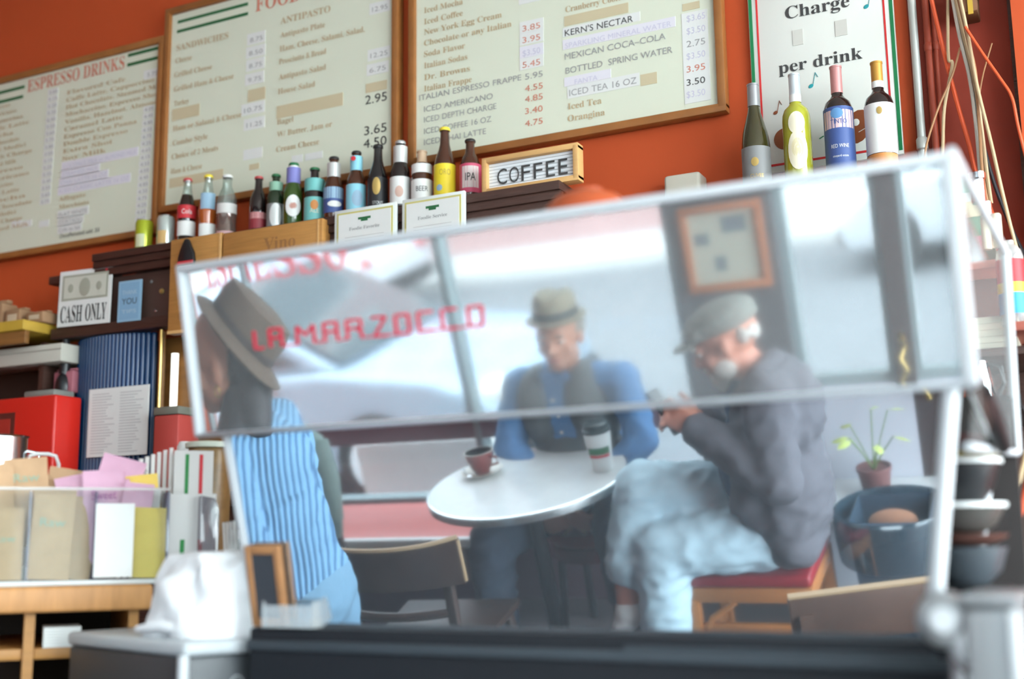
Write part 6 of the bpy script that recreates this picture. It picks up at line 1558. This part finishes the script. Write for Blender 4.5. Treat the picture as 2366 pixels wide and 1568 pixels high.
# fedora
def lathe_hat(prof, n=36, ell_=(1, 1), dent=0.0, droop=0.0):
    vs = []; fs = []
    for r, z in prof:
        for i in range(n):
            a = 2*math.pi*i/n; x, y = r*ell_[0]*math.cos(a), r*ell_[1]*math.sin(a)
            zz_ = z-(dent*math.exp(-(x/.025)**2) if z > .08 and r < .07 else 0)-(droop*abs(math.sin(a))**2*max(0, r-.10)*8)
            vs.append((x, y, zz_))
    for j in range(len(prof)-1):
        for i in range(n): i2 = (i+1) % n; fs.append((j*n+i, j*n+i2, (j+1)*n+i2, (j+1)*n+i))
    return MB().add(vs, fs)
hr = tuple(V3(Pm(0, .002, .058))-np.array(o0))
fh = lathe_hat([(.110, .004), (.113, .008), (.108, .010), (.090, .008), (.084, .020), (.080, .070), (.066, .098), (.040, .106), (0, .104)], ell_=(.92, 1.08), dent=.016).build('fedora', mat('fedora_felt', (.26, .23, .17), .9, var=.1, scale=20), man, smooth=True, loc=hr, rot=Rm)
MB().lathe([(.0855, .010), (.0868, .012), (.0842, .042), (.083, .042)], 36, caps=False).build('hat_band', mat('hat_band_dark', (.05, .06, .065), .8), fh, smooth=True).scale = (.92, 1.08, 1)
fuse('hair', [('e', Pm(-.066, -.03, .02), (.018, .05, .045), Rm, 0), ('e', Pm(.066, -.03, .02), (.018, .05, .045), Rm, 0), ('e', Pm(0, -.075, .0), (.06, .03, .06), Rm, 0)], [mat('grey_hair', (.25, .23, .20), .9, bump=.5, scale=60)], man, o0, .006, 3)

# --- older man in the flat cap, in profile, legs crossed
o1 = (-.94, -.40, 0)
old = thing('person', 'bearded older man in a flat cap and grey jacket, legs crossed, seated on the stool', 'person', o1)
hd = V3(MP(1684, 785, -.32)); nk = V3((-.885, -.34, 1.085)); ch_ = V3((-.845, -.37, .95)); be = V3((-.875, -.385, .76)); pe = V3((-.905, -.41, .60))
shN, shF = V3((-.835, -.235, 1.035)), V3((-.855, -.52, 1.01)); elN, elF = V3((-.815, -.135, .815)), V3((-1.03, -.52, .80)); haN, haF = V3((-1.045, -.235, .945)), V3((-1.06, -.36, .925))
kT, aT, kB, aB = V3((-1.285, -.33, .735)), V3((-1.375, -.235, .36)), V3((-1.225, -.235, .575)), V3((-1.275, -.20, .09))
hp, Po, Ro = head_prims(hd, (-1, .10, -.34), (-.30, .02, 1), 0, 1.0)
legT = chain([pe+[-.02, -.05, .03], kT, V3((-1.345, -.275, .54)), aT], [.088, .066, .058, .036]); legB = chain([pe+[-.02, .09, -.02], kB, aB], [.086, .062, .042])
armN = chain([shN, elN, haN], [.052, .042, .028]); armF = chain([shF, elF, haF], [.052, .042, .028])
tors = [('c', tuple(nk), tuple(ch_), .05, .10, 0), ('c', tuple(shN), tuple(shF), .055, .055, 0), ('e', tuple(ch_), (.115, .165, .145), (0, .20, 0), 0), ('e', tuple(be), (.125, .160, .15), (0, .1, 0), 0), ('e', tuple(pe), (.130, .165, .10), None, 0)]
ftT = [('c', tuple(aT+[.01, 0, -.05]), tuple(aT+[-.10, .05, -.10]), .036, .028, 1)]; ftB = [('c', tuple(aB+[0, 0, -.03]), tuple(aB+[-.16, .0, -.05]), .040, .032, 1)]
hands = hand_prims(haN, (-.55, -.10, .35), (-.2, -.9, -.1), 0, .50, 1)+hand_prims(haF, (-.55, .25, .30), (-.2, .9, -.1), 0, .50, -1)
fuse('body', hp+[('c', tuple(hd+[.03, -.01, -.06]), tuple(nk), .052, .056, 0)]+tors+legT+legB+armN+armF+hands+ftT+ftB, [M_skin2, M_black], old, o1, .0065, 4)
face_parts(Po, Ro, old, o1, brow=mat('white_brow', (.6, .58, .54), .9))
fuse('jeans', infl(legT[:2], .026)+[('c', tuple(V3((-1.345, -.275, .54))), tuple(V3((-1.352, -.266, .515))), .084, .080, 0)]+infl(legB, .026)+infl([tors[4]], .012)+[('e', tuple(pe+[-.05, .01, -.02]), (.12, .17, .10), None, 0)], [M_jeans], old, o1, .010, 6, .009)
fuse('sock', chain([aT+[.006, 0, .005], aT+[0, 0, -.02], aT+[-.03, .02, -.07]], [.050, .044, .040]), [mat('white_sock', (.70, .68, .66), .95, bump=.4, scale=50)], old, o1, .008, 4)
fuse('jacket', infl(armN, .026)+infl(armF, .026)+infl(tors[1:4], .024)+[('e', tuple(be+[.035, .02, -.07]), (.125, .19, .20), (0, .12, 0), 0), ('c', tuple(pe+[.05, .15, .06]), tuple(pe+[-.03, .16, .12]), .07, .07, 0), ('c', tuple(pe+[.07, .02, -.04]), tuple(pe+[.07, .14, -.03]), .085, .08, 0)], [M_jacket], old, o1, .010, 6, .009)
fuse('jacket_collar', chain([nk+[.035, .09, .01], nk+[.065, .0, .03], nk+[.03, -.09, .01]], [.028, .034, .028])+chain([nk+[.035, .09, .01], ch_+[-.10, .09, .06]], [.028, .018]), [M_jacket], old, o1, .008, 4)
fuse('shirt_front', [('e', tuple(ch_+[-.075, .01, .03]), (.075, .10, .13), None, 0), ('e', tuple(be+[-.10, .01, .03]), (.075, .11, .15), None, 0)], [M_under], old, o1, .010, 5)
fuse('beard', [('e', Po(0, .060, -.088), (.044, .036, .034), Ro, 0), ('e', Po(-.046, .030, -.062), (.018, .036, .040), Ro, 0), ('e', Po(.046, .030, -.062), (.018, .036, .040), Ro, 0), ('e', Po(0, .092, -.052), (.030, .012, .009), Ro, 0), ('e', Po(0, .066, -.115), (.030, .024, .024), Ro, 0)], [mat('white_beard', (.46, .43, .40), .95, bump=.6, scale=70)], old, o1, .006, 3)
fuse('hair', [('e', Po(-.062, -.062, .004), (.010, .020, .028), Ro, 0), ('e', Po(.062, -.062, .004), (.010, .020, .028), Ro, 0), ('e', Po(0, -.086, .0), (.058, .014, .030), Ro, 0)], [MATS['white_beard']], old, o1, .006, 3)
fuse('flat_cap', [('e', Po(0, -.012, .072), (.090, .112, .050), Ro, 0), ('e', Po(0, .055, .062), (.082, .058, .034), Ro, 0), ('e', Po(0, .112, .036), (.070, .046, .011), Ro, 0), ('e', Po(0, -.02, .048), (.086, .104, .030), Ro, 0)], [mat('tweed_cap', (.20, .20, .18), .95, var=.25, scale=60, bump=.3)], old, o1, .006, 4)
ph_ = thing('mobile_phone', 'dark mobile phone in the hands of the man in the flat cap', 'phone', tuple(V3((haN+haF)/2+[-.105, .0, .055])), rot=(.1, -.5, .1))
MB().box(-.005, .005, -.038, .038, -.075, .075).build('phone_case', M_black, ph_, bev=.003)
MB().box(.005, .0056, -.034, .034, -.068, .068).build('phone_screen', mat('phone_glass', (.03, .035, .04), .1), ph_)

# --- woman in the hat and ribbed blue sweater, facing away to the left
o2 = (-1.77, .85, 0)
wom = thing('person', 'woman in a brown hat and ribbed light blue sweater standing at the mirror edge', 'person', o2)
hd = V3((-1.820, 0.850, 1.539)); nk = V3((-1.775, 0.850, 1.399)); ch_ = V3((-1.765, 0.850, 1.264)); be = V3((-1.745, 0.850, 1.094)); pe = V3((-1.715, 0.850, 0.953))
shN, shF = V3((-1.745, 0.995, 1.339)), V3((-1.770, 0.710, 1.334)); elN, elF = V3((-1.695, 1.045, 1.074)), V3((-1.830, 0.640, 1.074)); haN, haF = V3((-1.735, 1.055, 0.830)), V3((-2.020, 0.710, 1.094))
kN, kF, aN, aF = V3((-1.745, 0.940, 0.514)), V3((-1.745, 0.760, 0.514)), V3((-1.710, 0.940, 0.085)), V3((-1.710, 0.760, 0.085))
hp, Pw, Rw = head_prims(hd, (-1, .42, .04), (.06, 0, 1), 0, 1.10)
legs = chain([pe+[-.02, .08, -.02], kN, aN], [.078, .056, .038])+chain([pe+[-.02, -.08, -.02], kF, aF], [.078, .056, .038])
arms = chain([shN, elN, haN], [.046, .038, .026])+chain([shF, elF, haF], [.046, .038, .026])
tors = [('c', tuple(nk), tuple(ch_), .045, .09, 0), ('c', tuple(shN), tuple(shF), .048, .048, 0), ('e', tuple(ch_), (.105, .150, .14), None, 0), ('e', tuple(be), (.10, .135, .16), None, 0), ('e', tuple(pe+[-.01, 0, 0]), (.110, .150, .11), None, 0)]
hands = hand_prims(haN, (-.15, .0, -1), (-.3, -1, 0), 0, .3, 1, .92)+hand_prims(haF, (-.8, .0, -.2), (0, .3, -1), 0, .3, 1, .92)
feet = [('c', tuple(a_+[0, 0, -.035]), tuple(a_+[-.15, 0, -.05]), .037, .030, 1) for a_ in (aN, aF)]
fuse('body', hp+[('c', tuple(hd+[.02, 0, -.06]), tuple(nk), .046, .048, 0)]+tors+legs+arms+hands+feet, [M_skin3, M_black], wom, o2, .0065, 4)
face_parts(Pw, Rw, wom, o2, brow=mat('dark_brow', (.05, .03, .025), .9))
def ribbed():
    m = bpy.data.materials.new('ribbed_knit'); m.use_nodes = True; nt = m.node_tree; N = nt.nodes; L = nt.links; p = N['Principled BSDF']
    tc = N.new('ShaderNodeTexCoord'); mp = N.new('ShaderNodeMapping'); mp.inputs['Rotation'].default_value = (0, -.10, .5)
    wv = N.new('ShaderNodeTexWave'); wv.wave_type = 'BANDS'; wv.bands_direction = 'X'; wv.inputs['Scale'].default_value = 25.0; wv.inputs['Distortion'].default_value = .8; wv.inputs['Detail Scale'].default_value = 1.0
    L.new(tc.outputs['Object'], mp.inputs[0]); L.new(mp.outputs[0], wv.inputs[0])
    cr_ = N.new('ShaderNodeValToRGB'); cr_.color_ramp.elements[0].color = (.055, .14, .27, 1); cr_.color_ramp.elements[1].color = (.17, .33, .49, 1); cr_.color_ramp.elements[1].position = .55  # shade between the ribs painted into the colour, following the bump
    L.new(wv.outputs['Fac'], cr_.inputs[0]); L.new(cr_.outputs[0], p.inputs['Base Color'])
    bp = N.new('ShaderNodeBump'); bp.inputs['Strength'].default_value = .8; bp.inputs['Distance'].default_value = .006; L.new(wv.outputs['Fac'], bp.inputs['Height']); L.new(bp.outputs[0], p.inputs['Normal'])
    p.inputs['Roughness'].default_value = .95
    return m
fuse('sweater', infl(arms, .026)+infl(tors[1:4], .020)+[('e', tuple(be+[.010, 0, -.11]), (.122, .165, .11), None, 0), ('c', tuple(nk+[0, 0, -.03]), tuple(nk+[-.005, 0, .03]), .066, .056, 0)], [ribbed()], wom, o2, .010, 6, .005)
fuse('jeans', infl(legs, .016)+infl([tors[4]], .012), [M_jeansw], wom, o2, .010, 6, .006)
fuse('hair', [('e', Pw(0, -.060, .005), (.082, .060, .10), Rw, 0), ('c', Pw(.0, -.075, -.05), tuple(nk+[.070, .03, .0]), .072, .052, 0), ('c', Pw(.05, -.03, -.085), tuple(nk+[-.055, .085, -.075]), .040, .036, 0), ('c', Pw(.0, -.06, -.06), tuple(nk+[.03, .12, -.05]), .06, .035, 0), ('c', tuple(nk+[.03, .12, -.05]), tuple(nk+[.04, .14, -.07]), .030, .018, 0)], [mat('dark_hair', (.018, .014, .016), .6, bump=.5, scale=60)], wom, o2, .007, 4)
hq = tuple(V3(Pw(0, -.066, .038))-np.array(o2))
M_bhat = mat('brown_felt', (.085, .056, .038), .9, var=.12, scale=20)
bh_ = lathe_hat([(.150, -.016), (.153, -.012), (.138, -.002), (.118, .004), (.106, .012), (.105, .062), (.092, .100), (.056, .114), (0, .116)], ell_=(.94, 1.06), dent=.012).build('brimmed_hat', M_bhat, wom, smooth=True, loc=hq, rot=Euler((Matrix(Rw.to_matrix()) @ Euler((.85, -.30, 0)).to_matrix()).to_euler()))
MB().lathe([(.1065, .012), (.1078, .014), (.1074, .032), (.1055, .032)], 36, caps=False).build('hat_band', mat('dark_brown_band', (.05, .035, .03), .8), bh_, smooth=True).scale = (.94, 1.06, 1)
MB().tube([tuple(Vector(Pw(.078, -.005, -.045+.012*math.sin(k*math.pi/8)))+Vector((0.010*math.cos(k*math.pi/8), .012, 0))-Vector(o2)) for k in range(17)], .0022, 6).build('earring', M_brass, wom, smooth=True)
